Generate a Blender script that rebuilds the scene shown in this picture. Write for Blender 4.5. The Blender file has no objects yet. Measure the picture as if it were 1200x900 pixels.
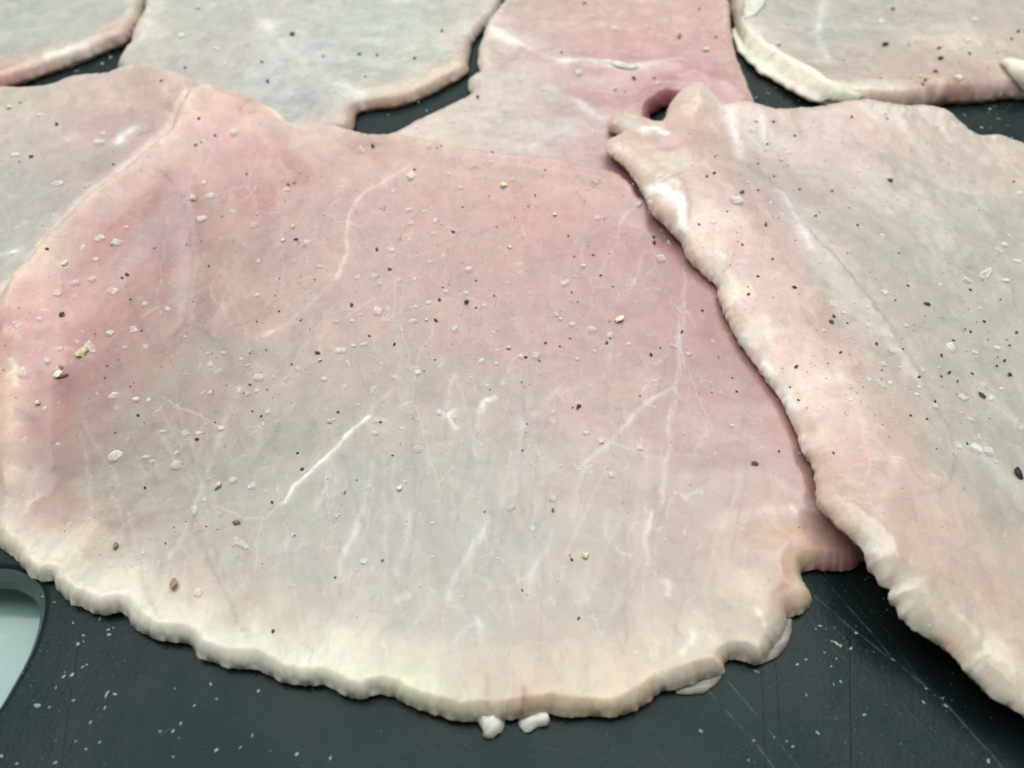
import bpy, bmesh, math, random
import numpy as np
from mathutils import Vector, kdtree

# ------------------------------------------------------------------ camera, light, exposure
SC = bpy.context.scene
COL = SC.collection
PITCH = math.radians(50.0)
CAMH = 0.115
FPX = 934.0                       # focal length in pixels of a 1200 px wide picture
cam_d = bpy.data.cameras.new('camera')
cam = bpy.data.objects.new('camera', cam_d); COL.objects.link(cam)
cam.location = (0, 0, CAMH)
cam.rotation_euler = (math.radians(90) - PITCH, 0, 0)
cam_d.sensor_width = 36.0
cam_d.lens = 36.0 * FPX / 1200.0
cam_d.clip_start = 0.005; cam_d.clip_end = 20
cam_d.dof.use_dof = True
cam_d.dof.focus_distance = 0.138
cam_d.dof.aperture_fstop = 19.0
SC.camera = cam

world = bpy.data.worlds.new('World'); SC.world = world; world.use_nodes = True
bg = world.node_tree.nodes['Background']
bg.inputs[0].default_value = (0.86, 0.97, 0.93, 1)
bg.inputs[1].default_value = 0.30

def area(name, loc, target, size, energy, color):
    d = bpy.data.lights.new(name, 'AREA'); d.shape = 'RECTANGLE'
    d.size, d.size_y = size; d.energy = energy; d.color = color
    o = bpy.data.objects.new(name, d); COL.objects.link(o); o.location = loc
    o.rotation_euler = (Vector(target) - Vector(loc)).to_track_quat('-Z', 'Y').to_euler()
    return o
area('window_light', (0.12, 1.10, 1.05), (0, 0.15, 0), (1.3, 0.9), 6.5, (0.93, 1.0, 0.97))
area('ceiling_light', (-0.05, 0.40, 1.2), (0, 0.12, 0), (1.8, 0.9), 18.5, (0.97, 1.0, 0.96))
SC.view_settings.view_transform = 'Standard'
SC.view_settings.look = 'None'
SC.view_settings.exposure = 0.12
SC.view_settings.gamma = 1.0

# ------------------------------------------------------------------ photograph geometry: rays onto the table
cP, sP = math.cos(PITCH), math.sin(PITCH)
def ray(u, v):
    x = (np.asarray(u, float) - 600) / FPX; y = (450 - np.asarray(v, float)) / FPX
    return x, cP + y * sP, -sP + y * cP
def onz(u, v, z):
    dx, dy, dz = ray(u, v); t = (z - CAMH) / dz
    return dx * t, dy * t
RS = 0.0005                         # height grid: 0.5 mm
GX0, GX1, GY0, GY1 = -0.27, 0.27, -0.02, 0.43
NX, NY = int(round((GX1 - GX0) / RS)), int(round((GY1 - GY0) / RS))
def sample(G, x, y):
    fx = np.clip((np.asarray(x) - GX0) / RS, 0, NX - 1.001); fy = np.clip((np.asarray(y) - GY0) / RS, 0, NY - 1.001)
    i = fx.astype(int); j = fy.astype(int); a = fx - i; b = fy - j
    return (G[j, i] * (1 - a) + G[j, i + 1] * a) * (1 - b) + (G[j + 1, i] * (1 - a) + G[j + 1, i + 1] * a) * b
def onto(G, u, v, lift=0.0):
    z = np.full(np.shape(u), 0.006) if np.ndim(u) else 0.006
    for _ in range(14):
        x, y = onz(u, v, z)
        z = 0.5 * z + 0.5 * (sample(G, x, y) + lift)
    return x, y, z

# ------------------------------------------------------------------ noise
_rng = np.random.RandomState(7)
_P = np.concatenate([_rng.permutation(512)] * 3)
_A = _rng.rand(512) * 2 * np.pi; _GX, _GY = np.cos(_A), np.sin(_A)
def perlin(x, y, seed=0):
    x = np.asarray(x, float) + seed * 17.31; y = np.asarray(y, float) - seed * 9.77
    xi = np.floor(x).astype(int); yi = np.floor(y).astype(int); xf = x - xi; yf = y - yi
    u = xf * xf * xf * (xf * (xf * 6 - 15) + 10); w = yf * yf * yf * (yf * (yf * 6 - 15) + 10)
    def g(ix, iy, dx, dy):
        h = _P[(_P[ix & 511] + iy) & 511] & 511
        return _GX[h] * dx + _GY[h] * dy
    a = g(xi, yi, xf, yf); b = g(xi + 1, yi, xf - 1, yf); c = g(xi, yi + 1, xf, yf - 1); d = g(xi + 1, yi + 1, xf - 1, yf - 1)
    return ((a + (b - a) * u) * (1 - w) + (c + (d - c) * u) * w) * 1.5
def fbm(x, y, size, seed=0, octv=4, gain=0.5):
    s = 0; amp = 1; tot = 0; f = 1.0 / size
    for k in range(octv):
        s = s + amp * perlin(x * f, y * f, seed + k * 3); tot += amp; amp *= gain; f *= 2.03
    return s / tot
def gauss_blur(G, sig):
    kx = np.fft.rfftfreq(NX, RS); ky = np.fft.fftfreq(NY, RS)
    H = np.exp(-2 * (np.pi * sig) ** 2 * (kx[None, :] ** 2 + ky[:, None] ** 2))
    return np.fft.irfft2(np.fft.rfft2(G) * H, s=G.shape)
def dilate(G, n):
    for ax in (0, 1):
        o = G.copy()
        for k in range(1, n + 1):
            o = np.maximum(o, np.roll(G, k, ax)); o = np.maximum(o, np.roll(G, -k, ax))
        G = o
    return G

def lin(c):
    c = np.asarray(c, float) / 255.0
    return np.where(c <= 0.04045, c / 12.92, ((c + 0.055) / 1.055) ** 2.4)

# ------------------------------------------------------------------ materials
def nodes_of(name):
    m = bpy.data.materials.new(name); m.use_nodes = True
    nt = m.node_tree; N = nt.nodes; L = nt.links
    return m, nt, N, L, N['Principled BSDF']
def noise(N, L, src, scale, detail=4, rough=0.55, dist=0.0):
    n = N.new('ShaderNodeTexNoise'); n.inputs['Scale'].default_value = scale; n.inputs['Detail'].default_value = detail
    n.inputs['Roughness'].default_value = rough; n.inputs['Distortion'].default_value = dist
    L.new(src, n.inputs['Vector']); return n
def ramp(N, L, src, a, b, lo=0.0, hi=1.0):
    r = N.new('ShaderNodeMapRange'); r.inputs[1].default_value = a; r.inputs[2].default_value = b
    r.inputs[3].default_value = lo; r.inputs[4].default_value = hi; r.interpolation_type = 'SMOOTHSTEP'
    L.new(src, r.inputs[0]); return r.outputs[0]
def mixc(N, L, fac, a, b, mode='MIX'):
    m = N.new('ShaderNodeMix'); m.data_type = 'RGBA'; m.blend_type = mode
    for s, v in ((m.inputs[0], fac), (m.inputs[6], a), (m.inputs[7], b)):
        if hasattr(v, 'links'): L.new(v, s)
        elif isinstance(v, (int, float)): s.default_value = v
        else: s.default_value = (*v, 1)
    return m.outputs[2]
def math_(N, L, op, a, b=None, c=None):
    m = N.new('ShaderNodeMath'); m.operation = op
    for s, v in zip(m.inputs, (a, b, c)):
        if v is None: continue
        if hasattr(v, 'links'): L.new(v, s)
        else: s.default_value = v
    return m.outputs[0]
def bump(N, L, h, strength, dist, normal=None):
    b = N.new('ShaderNodeBump'); b.inputs['Strength'].default_value = strength; b.inputs['Distance'].default_value = dist
    L.new(h, b.inputs['Height'])
    if normal is not None: L.new(normal, b.inputs['Normal'])
    return b.outputs[0]

def meat_material():
    m, nt, N, L, P = nodes_of('raw_pork')
    tc = N.new('ShaderNodeNewGeometry').outputs['Position']
    at = N.new('ShaderNodeAttribute'); at.attribute_name = 'flesh'; base = at.outputs['Color']
    ft = N.new('ShaderNodeAttribute'); ft.attribute_name = 'fat'; fat = ft.outputs['Fac']
    # muscle bundles: stretched cells with thin pale walls
    mp = N.new('ShaderNodeMapping'); mp.inputs['Rotation'].default_value = (0, 0, 0.35); mp.inputs['Scale'].default_value = (1, 0.55, 1)
    wob = noise(N, L, tc, 190, 4, 0.6)
    wv = N.new('ShaderNodeVectorMath'); wv.operation = 'SCALE'; wv.inputs[3].default_value = 0.0035; L.new(wob.outputs['Color'], wv.inputs[0])
    wa = N.new('ShaderNodeVectorMath'); wa.operation = 'ADD'; L.new(tc, wa.inputs[0]); L.new(wv.outputs[0], wa.inputs[1])
    L.new(wa.outputs[0], mp.inputs['Vector'])
    vo = N.new('ShaderNodeTexVoronoi'); vo.feature = 'DISTANCE_TO_EDGE'; vo.inputs['Scale'].default_value = 230; L.new(mp.outputs[0], vo.inputs['Vector'])
    wall = ramp(N, L, vo.outputs['Distance'], 0.0, 0.10, 1, 0)
    vc = N.new('ShaderNodeTexVoronoi'); vc.feature = 'SMOOTH_F1'; vc.inputs['Scale'].default_value = 210; L.new(mp.outputs[0], vc.inputs['Vector'])
    n1 = noise(N, L, tc, 120, 5, 0.6, 0.6); n2 = noise(N, L, tc, 900, 4, 0.65); n3 = noise(N, L, tc, 45, 3, 0.5)
    patch = ramp(N, L, n3.outputs['Fac'], 0.45, 0.62)
    c = mixc(N, L, ramp(N, L, n1.outputs['Fac'], 0.3, 0.7, 0, 0.22), base, (0.72, 0.52, 0.50), 'SOFT_LIGHT')
    tone = ramp(N, L, n1.outputs['Fac'], 0.3, 0.72, 0.965, 1.03)
    vm = N.new('ShaderNodeVectorMath'); vm.operation = 'SCALE'; L.new(c, vm.inputs[0]); L.new(tone, vm.inputs[3]); c = vm.outputs[0]
    fine = ramp(N, L, n2.outputs['Fac'], 0.3, 0.7, 0.975, 1.025)
    vm = N.new('ShaderNodeVectorMath'); vm.operation = 'SCALE'; L.new(c, vm.inputs[0]); L.new(fine, vm.inputs[3]); c = vm.outputs[0]
    # crisp-edged patches, a little lighter or darker than each other
    for sc_, am, ro in ((300, 0.055, 0.9), (640, 0.04, 0.2)):
        mq = N.new('ShaderNodeMapping'); mq.inputs['Rotation'].default_value = (0, 0, ro); mq.inputs['Scale'].default_value = (1, 0.6, 1); L.new(wa.outputs[0], mq.inputs['Vector'])
        vq = N.new('ShaderNodeTexVoronoi'); vq.inputs['Scale'].default_value = sc_; L.new(mq.outputs[0], vq.inputs['Vector'])
        sq = N.new('ShaderNodeSeparateColor'); L.new(vq.outputs['Color'], sq.inputs[0])
        tq = ramp(N, L, sq.outputs[0], 0, 1, 1 - am, 1 + am)
        vm = N.new('ShaderNodeVectorMath'); vm.operation = 'SCALE'; L.new(c, vm.inputs[0]); L.new(tq, vm.inputs[3]); c = vm.outputs[0]
    # short dark fibre lines
    mf = N.new('ShaderNodeMapping'); mf.inputs['Rotation'].default_value = (0, 0, -0.15); mf.inputs['Scale'].default_value = (1, 0.28, 1); L.new(wa.outputs[0], mf.inputs['Vector'])
    nf = noise(N, L, mf.outputs[0], 700, 3, 0.55, 0.8)
    c = mixc(N, L, math_(N, L, 'MULTIPLY', ramp(N, L, nf.outputs['Fac'], 0.58, 0.72, 0, 0.36), ramp(N, L, n1.outputs['Fac'], 0.42, 0.6)), c, (0.33, 0.25, 0.25))
    wf = math_(N, L, 'MULTIPLY', wall, patch); wf = math_(N, L, 'MULTIPLY', wf, 0.13)
    c = mixc(N, L, wf, c, (0.30, 0.22, 0.23))
    # branching threads of sinew and darker seams, long in the direction of the grain
    for sc_, ysc, rot, wid, amt, colx, seedz in ((75, 0.42, 0.12, 0.014, 0.20, (0.74, 0.70, 0.68), 0.0), (150, 0.40, -0.1, 0.022, 0.17, (0.30, 0.24, 0.25), 3.0), (260, 0.5, 0.3, 0.03, 0.12, (0.72, 0.66, 0.63), 7.0)):
        ms = N.new('ShaderNodeMapping'); ms.inputs['Rotation'].default_value = (0, 0, rot); ms.inputs['Scale'].default_value = (1, ysc, 1); ms.inputs['Location'].default_value = (seedz, seedz, 0); L.new(wa.outputs[0], ms.inputs['Vector'])
        vs = N.new('ShaderNodeTexVoronoi'); vs.feature = 'DISTANCE_TO_EDGE'; vs.inputs['Scale'].default_value = sc_; L.new(ms.outputs[0], vs.inputs['Vector'])
        mk = noise(N, L, ms.outputs[0], sc_ * 0.9, 2, 0.5)
        ff = math_(N, L, 'MULTIPLY', ramp(N, L, vs.outputs['Distance'], 0.0, wid, amt, 0), ramp(N, L, mk.outputs['Fac'], 0.46, 0.62))
        c = mixc(N, L, ff, c, colx)
    # pale sinew fleck
    n4 = noise(N, L, wa.outputs[0], 330, 3, 0.5, 1.2)
    fl = ramp(N, L, n4.outputs['Fac'], 0.64, 0.74, 0, 0.22)
    c = mixc(N, L, fl, c, (0.78, 0.74, 0.70))
    L.new(c, P.inputs['Base Color'])
    P.inputs['Subsurface Weight'].default_value = 0.5
    P.inputs['Subsurface Radius'].default_value = (1.0, 0.55, 0.42)
    P.inputs['Subsurface Scale'].default_value = 0.0016
    P.inputs['IOR'].default_value = 1.38
    L.new(ramp(N, L, n1.outputs['Fac'], 0.3, 0.7, 0.24, 0.40), P.inputs['Roughness'])
    P.inputs['Coat Weight'].default_value = 0.50
    P.inputs['Coat Roughness'].default_value = 0.15
    b = bump(N, L, n1.outputs['Fac'], 0.06, 0.0010)
    b = bump(N, L, vo.outputs['Distance'], 0.10, 0.0005, b)
    b = bump(N, L, n2.outputs['Fac'], 0.10, 0.0002, b)
    L.new(b, P.inputs['Normal']); L.new(bump(N, L, n2.outputs['Fac'], 0.20, 0.00022, bump(N, L, n1.outputs['Fac'], 0.10, 0.001)), P.inputs['Coat Normal'])
    return m
def fat_material(name, col, col2):
    m, nt, N, L, P = nodes_of(name)
    tc = N.new('ShaderNodeNewGeometry').outputs['Position']
    n1 = noise(N, L, tc, 260, 4, 0.6); n2 = noise(N, L, tc, 1100, 3, 0.6)
    L.new(mixc(N, L, ramp(N, L, n1.outputs['Fac'], 0.35, 0.65), col, col2), P.inputs['Base Color'])
    P.inputs['Subsurface Weight'].default_value = 0.6
    P.inputs['Subsurface Radius'].default_value = (1.0, 0.8, 0.6); P.inputs['Subsurface Scale'].default_value = 0.0016
    P.inputs['Roughness'].default_value = 0.5; P.inputs['Coat Weight'].default_value = 0.05; P.inputs['Coat Roughness'].default_value = 0.15
    L.new(bump(N, L, n2.outputs['Fac'], 0.3, 0.0003, bump(N, L, n1.outputs['Fac'], 0.4, 0.001)), P.inputs['Normal'])
    return m
def crystal_material(name, col, body, rough):
    """small crystals: clear where seen straight through, whiter towards their edges, glossy facets"""
    m, nt, N, L, P = nodes_of(name)
    P.inputs['Base Color'].default_value = (*col, 1); P.inputs['Roughness'].default_value = rough; P.inputs['IOR'].default_value = 1.5
    P.inputs['Specular IOR Level'].default_value = 0.7
    tr = N.new('ShaderNodeBsdfTransparent'); mx = N.new('ShaderNodeMixShader')
    lw = N.new('ShaderNodeLayerWeight'); lw.inputs['Blend'].default_value = 0.45
    n = noise(N, L, N.new('ShaderNodeTexCoord').outputs['Object'], 2.5, 3)
    f = math_(N, L, 'ADD', ramp(N, L, lw.outputs['Facing'], 0.15, 0.95, body, min(1.0, body + 0.5)), ramp(N, L, n.outputs['Fac'], 0.3, 0.7, -0.12, 0.12))
    L.new(f, mx.inputs[0]); L.new(tr.outputs[0], mx.inputs[1]); L.new(P.outputs[0], mx.inputs[2])
    L.new(mx.outputs[0], N['Material Output'].inputs['Surface'])
    return m
def flake_material(name, col, col2, rough=0.6):
    m, nt, N, L, P = nodes_of(name)
    oi = N.new('ShaderNodeObjectInfo'); tc = N.new('ShaderNodeTexCoord').outputs['Object']
    n = noise(N, L, tc, 2.2, 4, 0.6)
    f = math_(N, L, 'ADD', math_(N, L, 'MULTIPLY', oi.outputs['Random'], 0.45), math_(N, L, 'SUBTRACT', n.outputs['Fac'], 0.25))
    L.new(mixc(N, L, ramp(N, L, f, 0.1, 0.75), col, col2), P.inputs['Base Color'])
    P.inputs['Roughness'].default_value = rough
    L.new(bump(N, L, n.outputs['Fac'], 0.5, 0.0003), P.inputs['Normal'])
    return m
M_MEAT = meat_material()
M_FAT = fat_material('white_fat', (0.70, 0.68, 0.60), (0.56, 0.53, 0.46))
M_GRISTLE = fat_material('grey_gristle', (0.26, 0.24, 0.21), (0.36, 0.31, 0.27))
M_CREAM = fat_material('cream_fat', (0.80, 0.74, 0.60), (0.70, 0.62, 0.54))
M_SALT = crystal_material('clear_salt', (0.97, 0.97, 0.95), 0.22, 0.04)
M_SALTW = crystal_material('frosted_salt', (0.93, 0.94, 0.92), 0.34, 0.15)
M_CRUMB = crystal_material('pale_crumb', (0.42, 0.52, 0.50), 0.4, 0.3)
M_PEPPER = flake_material('black_pepper', (0.012, 0.010, 0.008), (0.07, 0.045, 0.03), 0.45)
M_BROWN = flake_material('brown_pepper', (0.10, 0.055, 0.03), (0.30, 0.20, 0.11), 0.5)
M_HUSK = flake_material('pale_pepper', (0.60, 0.50, 0.28), (0.84, 0.80, 0.58), 0.5)

# ------------------------------------------------------------------ object helpers
def tag(o, label=None, cat=None, group=None, kind=None):
    if label: o['label'] = label
    if cat: o['category'] = cat
    if group: o['group'] = group
    if kind: o['kind'] = kind
    return o
def link(name, mesh, parent=None, loc=(0, 0, 0)):
    o = bpy.data.objects.new(name, mesh); COL.objects.link(o); o.location = loc
    if parent is not None: o.parent = parent
    return o
def np_mesh(name, V, F, mat, smooth=True):
    me = bpy.data.meshes.new(name)
    me.vertices.add(len(V)); me.vertices.foreach_set('co', np.asarray(V, np.float32).ravel())
    F = np.asarray(F, np.int32); k = F.shape[1]
    me.loops.add(F.size); me.loops.foreach_set('vertex_index', F.ravel())
    me.polygons.add(len(F)); me.polygons.foreach_set('loop_start', np.arange(len(F), dtype=np.int32) * k)
    me.polygons.foreach_set('use_smooth', np.full(len(F), smooth))
    me.update(calc_edges=True); me.validate(); me.materials.append(mat)
    return me

def catmull(P, closed=True, step=0.00015):
    P = np.asarray(P, float); n = len(P); out = []
    rng = range(n) if closed else range(n - 1)
    for i in rng:
        if closed: p0, p1, p2, p3 = P[(i - 1) % n], P[i], P[(i + 1) % n], P[(i + 2) % n]
        else: p0, p1, p2, p3 = P[max(i - 1, 0)], P[i], P[i + 1], P[min(i + 2, n - 1)]
        m = max(2, int(np.linalg.norm(p2 - p1) / step)); t = (np.arange(m) / m)[:, None]
        out.append(0.5 * ((2 * p1) + (-p0 + p2) * t + (2 * p0 - 5 * p1 + 4 * p2 - p3) * t ** 2 + (-p0 + 3 * p1 - 3 * p2 + p3) * t ** 3))
    if not closed: out.append(P[-1:])
    return np.concatenate(out)
def poly_dist(x, y, pts):
    """distance from points to an open polyline"""
    best = np.full(len(x), 1e9)
    for a, b in zip(pts[:-1], pts[1:]):
        ab = b - a; l2 = max(float(ab @ ab), 1e-12)
        t = np.clip(((x - a[0]) * ab[0] + (y - a[1]) * ab[1]) / l2, 0, 1)
        best = np.minimum(best, np.hypot(x - a[0] - t * ab[0], y - a[1] - t * ab[1]))
    return best

TOP = np.zeros((NY, NX))           # height of everything laid so far above the board
gx = GX0 + np.arange(NX) * RS; gy = GY0 + np.arange(NY) * RS
GXX, GYY = np.meshgrid(gx, gy)

OUTLINES = {}
def cutlet(key, outline, thick, edge_r, bumps, colours, rim, veins, label, cell=0.00032, seed=0, lump=1.0, sag=0.38, pits=(), rough_top=0.28, rim_w=1.0, drape=0.0026, lifts=(), holes=(), dil=5, even=0.25, deep=1.18, tint=(0.99, 0.925, 0.94)):
    """One slice of meat: an outline on the board, a top that drapes over what lies below, an uneven rounded rim and an underside."""
    global TOP
    OUTLINES[key] = outline
    S = np.maximum(gauss_blur(dilate(TOP, dil), drape), TOP + 0.00012 * (TOP > 1e-5))
    for pts, amp, sig in lifts:
        P = np.stack(onz([p[0] for p in pts], [p[1] for p in pts], 0.005), 1)
        if len(P) == 1: P = np.concatenate([P, P + 1e-5])
        S = S + amp * 0.001 * np.exp(-(poly_dist(GXX.ravel(), GYY.ravel(), P).reshape(S.shape) / (sig * 0.001)) ** 2)
    T2 = S + thick * sag
    loops = []
    for li, pts in enumerate([outline] + list(holes)):
        ox, oy, oz = onto(T2, np.array([p[0] for p in pts], float), np.array([p[1] for p in pts], float))
        C = catmull(np.stack([ox, oy], 1))
        # ragged rim: push the outline in and out along its normal
        tn = np.roll(C, -3, 0) - np.roll(C, 3, 0); tn /= np.linalg.norm(tn, axis=1)[:, None] + 1e-12
        area2 = np.sum(C[:, 0] * np.roll(C[:, 1], -1) - np.roll(C[:, 0], -1) * C[:, 1])
        nrm = np.stack([tn[:, 1], -tn[:, 0]], 1) * (1 if area2 > 0 else -1) * (1 if li == 0 else -1)
        mod = 0.4 + 1.0 * np.clip(fbm(C[:, 0], C[:, 1], 0.02, seed + 9, 2) + 0.35, 0, 1)
        d = mod * (fbm(C[:, 0], C[:, 1], 0.009, seed + 11, 3) * 0.0005 + (0.3 - np.abs(fbm(C[:, 0], C[:, 1], 0.0017, seed + 23, 4))) * 0.00030) + 0.00030 * fbm(C[:, 0], C[:, 1], 0.0012, seed + 29, 3)
        loops.append((C + nrm * (d * lump)[:, None], nrm))
    segA = np.concatenate([l[0] for l in loops]); segB = np.concatenate([np.roll(l[0], -1, 0) for l in loops]); nrm = np.concatenate([l[1] for l in loops]); C = segA
    x0, y0 = C.min(0) - cell * 2; x1, y1 = C.max(0) + cell * 2
    x0 = max(x0, GX0 + 0.01); x1 = min(x1, GX1 - 0.01); y1 = min(y1, GY1 - 0.01)
    nx, ny = int((x1 - x0) / cell) + 1, int((y1 - y0) / cell) + 1
    xs = x0 + np.arange(nx) * cell; ys = y0 + np.arange(ny) * cell
    inside = np.zeros((ny, nx), bool)
    A, B = segA, segB
    jl = np.ceil((np.minimum(A[:, 1], B[:, 1]) - y0) / cell).astype(int); jh = np.ceil((np.maximum(A[:, 1], B[:, 1]) - y0) / cell).astype(int)
    rows = [[] for _ in range(ny)]
    for k in np.nonzero(jh > jl)[0]:
        for j in range(max(jl[k], 0), min(jh[k], ny)):
            yy = ys[j]; rows[j].append(A[k, 0] + (yy - A[k, 1]) / (B[k, 1] - A[k, 1]) * (B[k, 0] - A[k, 0]))
    for j in range(ny):
        r = sorted(rows[j])
        for a, b in zip(r[::2], r[1::2]):
            inside[j, max(0, int(math.ceil((a - x0) / cell))):max(0, int(math.floor((b - x0) / cell)) + 1)] = True
    cellin = inside[:-1, :-1] & inside[1:, :-1] & inside[:-1, 1:] & inside[1:, 1:]
    # drop stray cells that hang on by one row
    for _ in range(2):
        nb = np.zeros(cellin.shape, int); nb[1:] += cellin[:-1]; nb[:-1] += cellin[1:]; nb[:, 1:] += cellin[:, :-1]; nb[:, :-1] += cellin[:, 1:]
        cellin &= nb >= 2
    jj, ii = np.nonzero(cellin)
    vid = -np.ones((ny, nx), int); used = np.zeros((ny, nx), bool)
    for a, b in ((0, 0), (0, 1), (1, 0), (1, 1)): used[jj + a, ii + b] = True
    vj, vi = np.nonzero(used); vid[vj, vi] = np.arange(len(vj))
    F = np.stack([vid[jj, ii], vid[jj, ii + 1], vid[jj + 1, ii + 1], vid[jj + 1, ii]], 1)
    X = xs[vi].copy(); Y = ys[vj].copy()
    # boundary edges (directed)
    E = np.concatenate([F[:, [0, 1]], F[:, [1, 2]], F[:, [2, 3]], F[:, [3, 0]]])
    ekey = np.minimum(E[:, 0], E[:, 1]).astype(np.int64) * 10000000 + np.maximum(E[:, 0], E[:, 1])
    u, inv, cnt = np.unique(ekey, return_inverse=True, return_counts=True)
    BE = E[cnt[inv] == 1]; bv = np.unique(BE)
    # distance to the rim
    kd = kdtree.KDTree(len(C))
    for k, (a, b) in enumerate(C): kd.insert((a, b, 0), k)
    kd.balance()
    near = np.empty(len(X), int); dist = np.empty(len(X))
    for k in range(len(X)):
        _, idx, dd = kd.find((X[k], Y[k], 0)); near[k] = idx; dist[k] = dd
    isb = np.zeros(len(X), bool); isb[bv] = True
    X[bv], Y[bv] = C[near[bv], 0], C[near[bv], 1]; dist[bv] = 0
    # relax the snapped rim once
    nxt = {a: b for a, b in BE}; prv = {b: a for a, b in BE}
    for _ in range(1):
        Xc, Yc = X.copy(), Y.copy()
        for a in bv:
            if a in nxt and a in prv:
                X[a] = 0.5 * Xc[a] + 0.25 * (Xc[nxt[a]] + Xc[prv[a]]); Y[a] = 0.5 * Yc[a] + 0.25 * (Yc[nxt[a]] + Yc[prv[a]])
    Sv = sample(S, X, Y)
    r = edge_r * (1 + 0.35 * fbm(X, Y, 0.012, seed + 5, 2))
    q = np.clip(dist / r, 0, 1); prof = np.clip(1 - (1 - q) ** 1.8, 0, 1) ** 0.7
    tk = thick * (1 + 0.10 * fbm(X, Y, 0.03, seed + 1, 3))
    qq = np.clip(dist / (edge_r * 2.2), 0, 1); qq = qq * qq * (3 - 2 * qq)
    for pts, amp, sig, *hard in bumps:
        P = np.stack(onz([p[0] for p in pts], [p[1] for p in pts], 0.007), 1)
        if len(P) == 1: P = np.concatenate([P, P + 1e-5])
        tk = tk + amp * 0.001 * np.exp(-(poly_dist(X, Y, P) / (sig * 0.001)) ** 2) * (1 if hard else 0.15 + 0.85 * qq)
    tk = tk + rough_top * 0.001 * fbm(X, Y, 0.009, seed + 2, 3) * q
    # lumpy rim
    band = np.exp(-(dist / (edge_r * 1.1)) ** 2)
    tk = tk + 0.00040 * lump * band * q * (fbm(X, Y, 0.006, seed + 3, 4) + 0.5 * fbm(X, Y, 0.0018, seed + 4, 2))
    tk = np.maximum(tk, thick * 0.35)
    Z = Sv + tk * (sag + (1 - sag) * prof)
    for pts, zz, sig in pits:
        P = np.stack(onz([p[0] for p in pts], [p[1] for p in pts], 0.005), 1)
        if len(P) == 1: P = np.concatenate([P, P + 1e-5])
        w = np.exp(-(poly_dist(X, Y, P) / (sig * 0.001)) ** 4)
        Z = Z * (1 - w) + (Sv + zz * 0.001) * w
    # merge into height grid
    gi0, gi1 = int((x0 - GX0) / RS), int((x1 - GX0) / RS) + 1; gj0, gj1 = max(0, int((y0 - GY0) / RS)), int((y1 - GY0) / RS) + 1
    Zg = np.full((ny, nx), -1.0); Zg[vj, vi] = Z
    qi = np.clip(((GXX[gj0:gj1, gi0:gi1] - x0) / cell + 0.5).astype(int), 0, nx - 1); qj = np.clip(((GYY[gj0:gj1, gi0:gi1] - y0) / cell + 0.5).astype(int), 0, ny - 1)
    inb = (GXX[gj0:gj1, gi0:gi1] >= x0) & (GXX[gj0:gj1, gi0:gi1] <= x1) & (GYY[gj0:gj1, gi0:gi1] >= y0) & (GYY[gj0:gj1, gi0:gi1] <= y1)
    sub = np.where(inb, Zg[qj, qi], -1)
    TOP[gj0:gj1, gi0:gi1] = np.maximum(TOP[gj0:gj1, gi0:gi1], sub)
    # ---------------- colour: flesh tones patch by patch, some sheen and shade painted in
    cu = np.array([c[0] for c in colours], float); cv = np.array([c[1] for c in colours], float)
    px, py, pz = onto(TOP, cu, cv)
    cc = lin(np.array([c[2:5] for c in colours])); 
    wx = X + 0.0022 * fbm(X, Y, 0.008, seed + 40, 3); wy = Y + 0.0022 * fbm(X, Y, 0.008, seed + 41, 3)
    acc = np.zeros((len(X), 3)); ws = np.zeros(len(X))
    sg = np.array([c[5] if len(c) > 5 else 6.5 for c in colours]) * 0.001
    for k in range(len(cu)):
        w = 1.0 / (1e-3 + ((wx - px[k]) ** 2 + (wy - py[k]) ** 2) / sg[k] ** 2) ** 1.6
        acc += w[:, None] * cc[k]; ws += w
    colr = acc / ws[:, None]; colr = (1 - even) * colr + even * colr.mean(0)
    fatv = np.zeros(len(X))
    for ru, rv, rc, rw in rim:          # rim colours: (u, v, rgb, width mm)
        pass
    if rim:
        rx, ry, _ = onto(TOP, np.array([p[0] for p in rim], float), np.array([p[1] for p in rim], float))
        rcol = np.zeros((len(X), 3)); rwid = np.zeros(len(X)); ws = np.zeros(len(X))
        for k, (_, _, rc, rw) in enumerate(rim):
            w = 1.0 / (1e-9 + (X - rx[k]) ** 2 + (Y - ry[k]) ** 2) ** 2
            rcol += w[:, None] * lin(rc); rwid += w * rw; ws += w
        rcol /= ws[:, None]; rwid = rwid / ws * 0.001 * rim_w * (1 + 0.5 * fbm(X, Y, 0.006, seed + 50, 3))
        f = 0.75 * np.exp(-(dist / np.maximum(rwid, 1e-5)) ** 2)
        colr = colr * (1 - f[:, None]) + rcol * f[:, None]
    vx = X + 0.0007 * fbm(X, Y, 0.0045, seed + 60, 3); vy = Y + 0.0007 * fbm(X, Y, 0.0045, seed + 61, 3)
    sv = 0.75 + 0.7 * fbm(X, Y, 0.0022, seed + 62, 3)
    for pts, rgb, wmm, st in veins:
        vxp, vyp, _ = onto(TOP, np.array([p[0] for p in pts], float), np.array([p[1] for p in pts], float))
        P = catmull(np.stack([vxp, vyp], 1), False, 0.0015)
        m = (X > P[:, 0].min() - wmm * .004) & (X < P[:, 0].max() + wmm * .004) & (Y > P[:, 1].min() - wmm * .004) & (Y < P[:, 1].max() + wmm * .004)
        if not m.any(): continue
        if wmm >= 0.8 and key == 'big': wmm, st = wmm * 0.7, st * 0.8
        dd = poly_dist(vx[m], vy[m], P) / (wmm * 0.0007)
        f = np.clip(0.8 * st * sv[m] * np.exp(-dd ** 2) + 0.14 * st * np.exp(-(dd / 2.6) ** 2), 0, 1)
        colr[m] = colr[m] * (1 - f[:, None]) + lin(rgb) * f[:, None]
        if st > 0.5 and sum(rgb) > 600: Z[m] += 0.00012 * f
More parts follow.
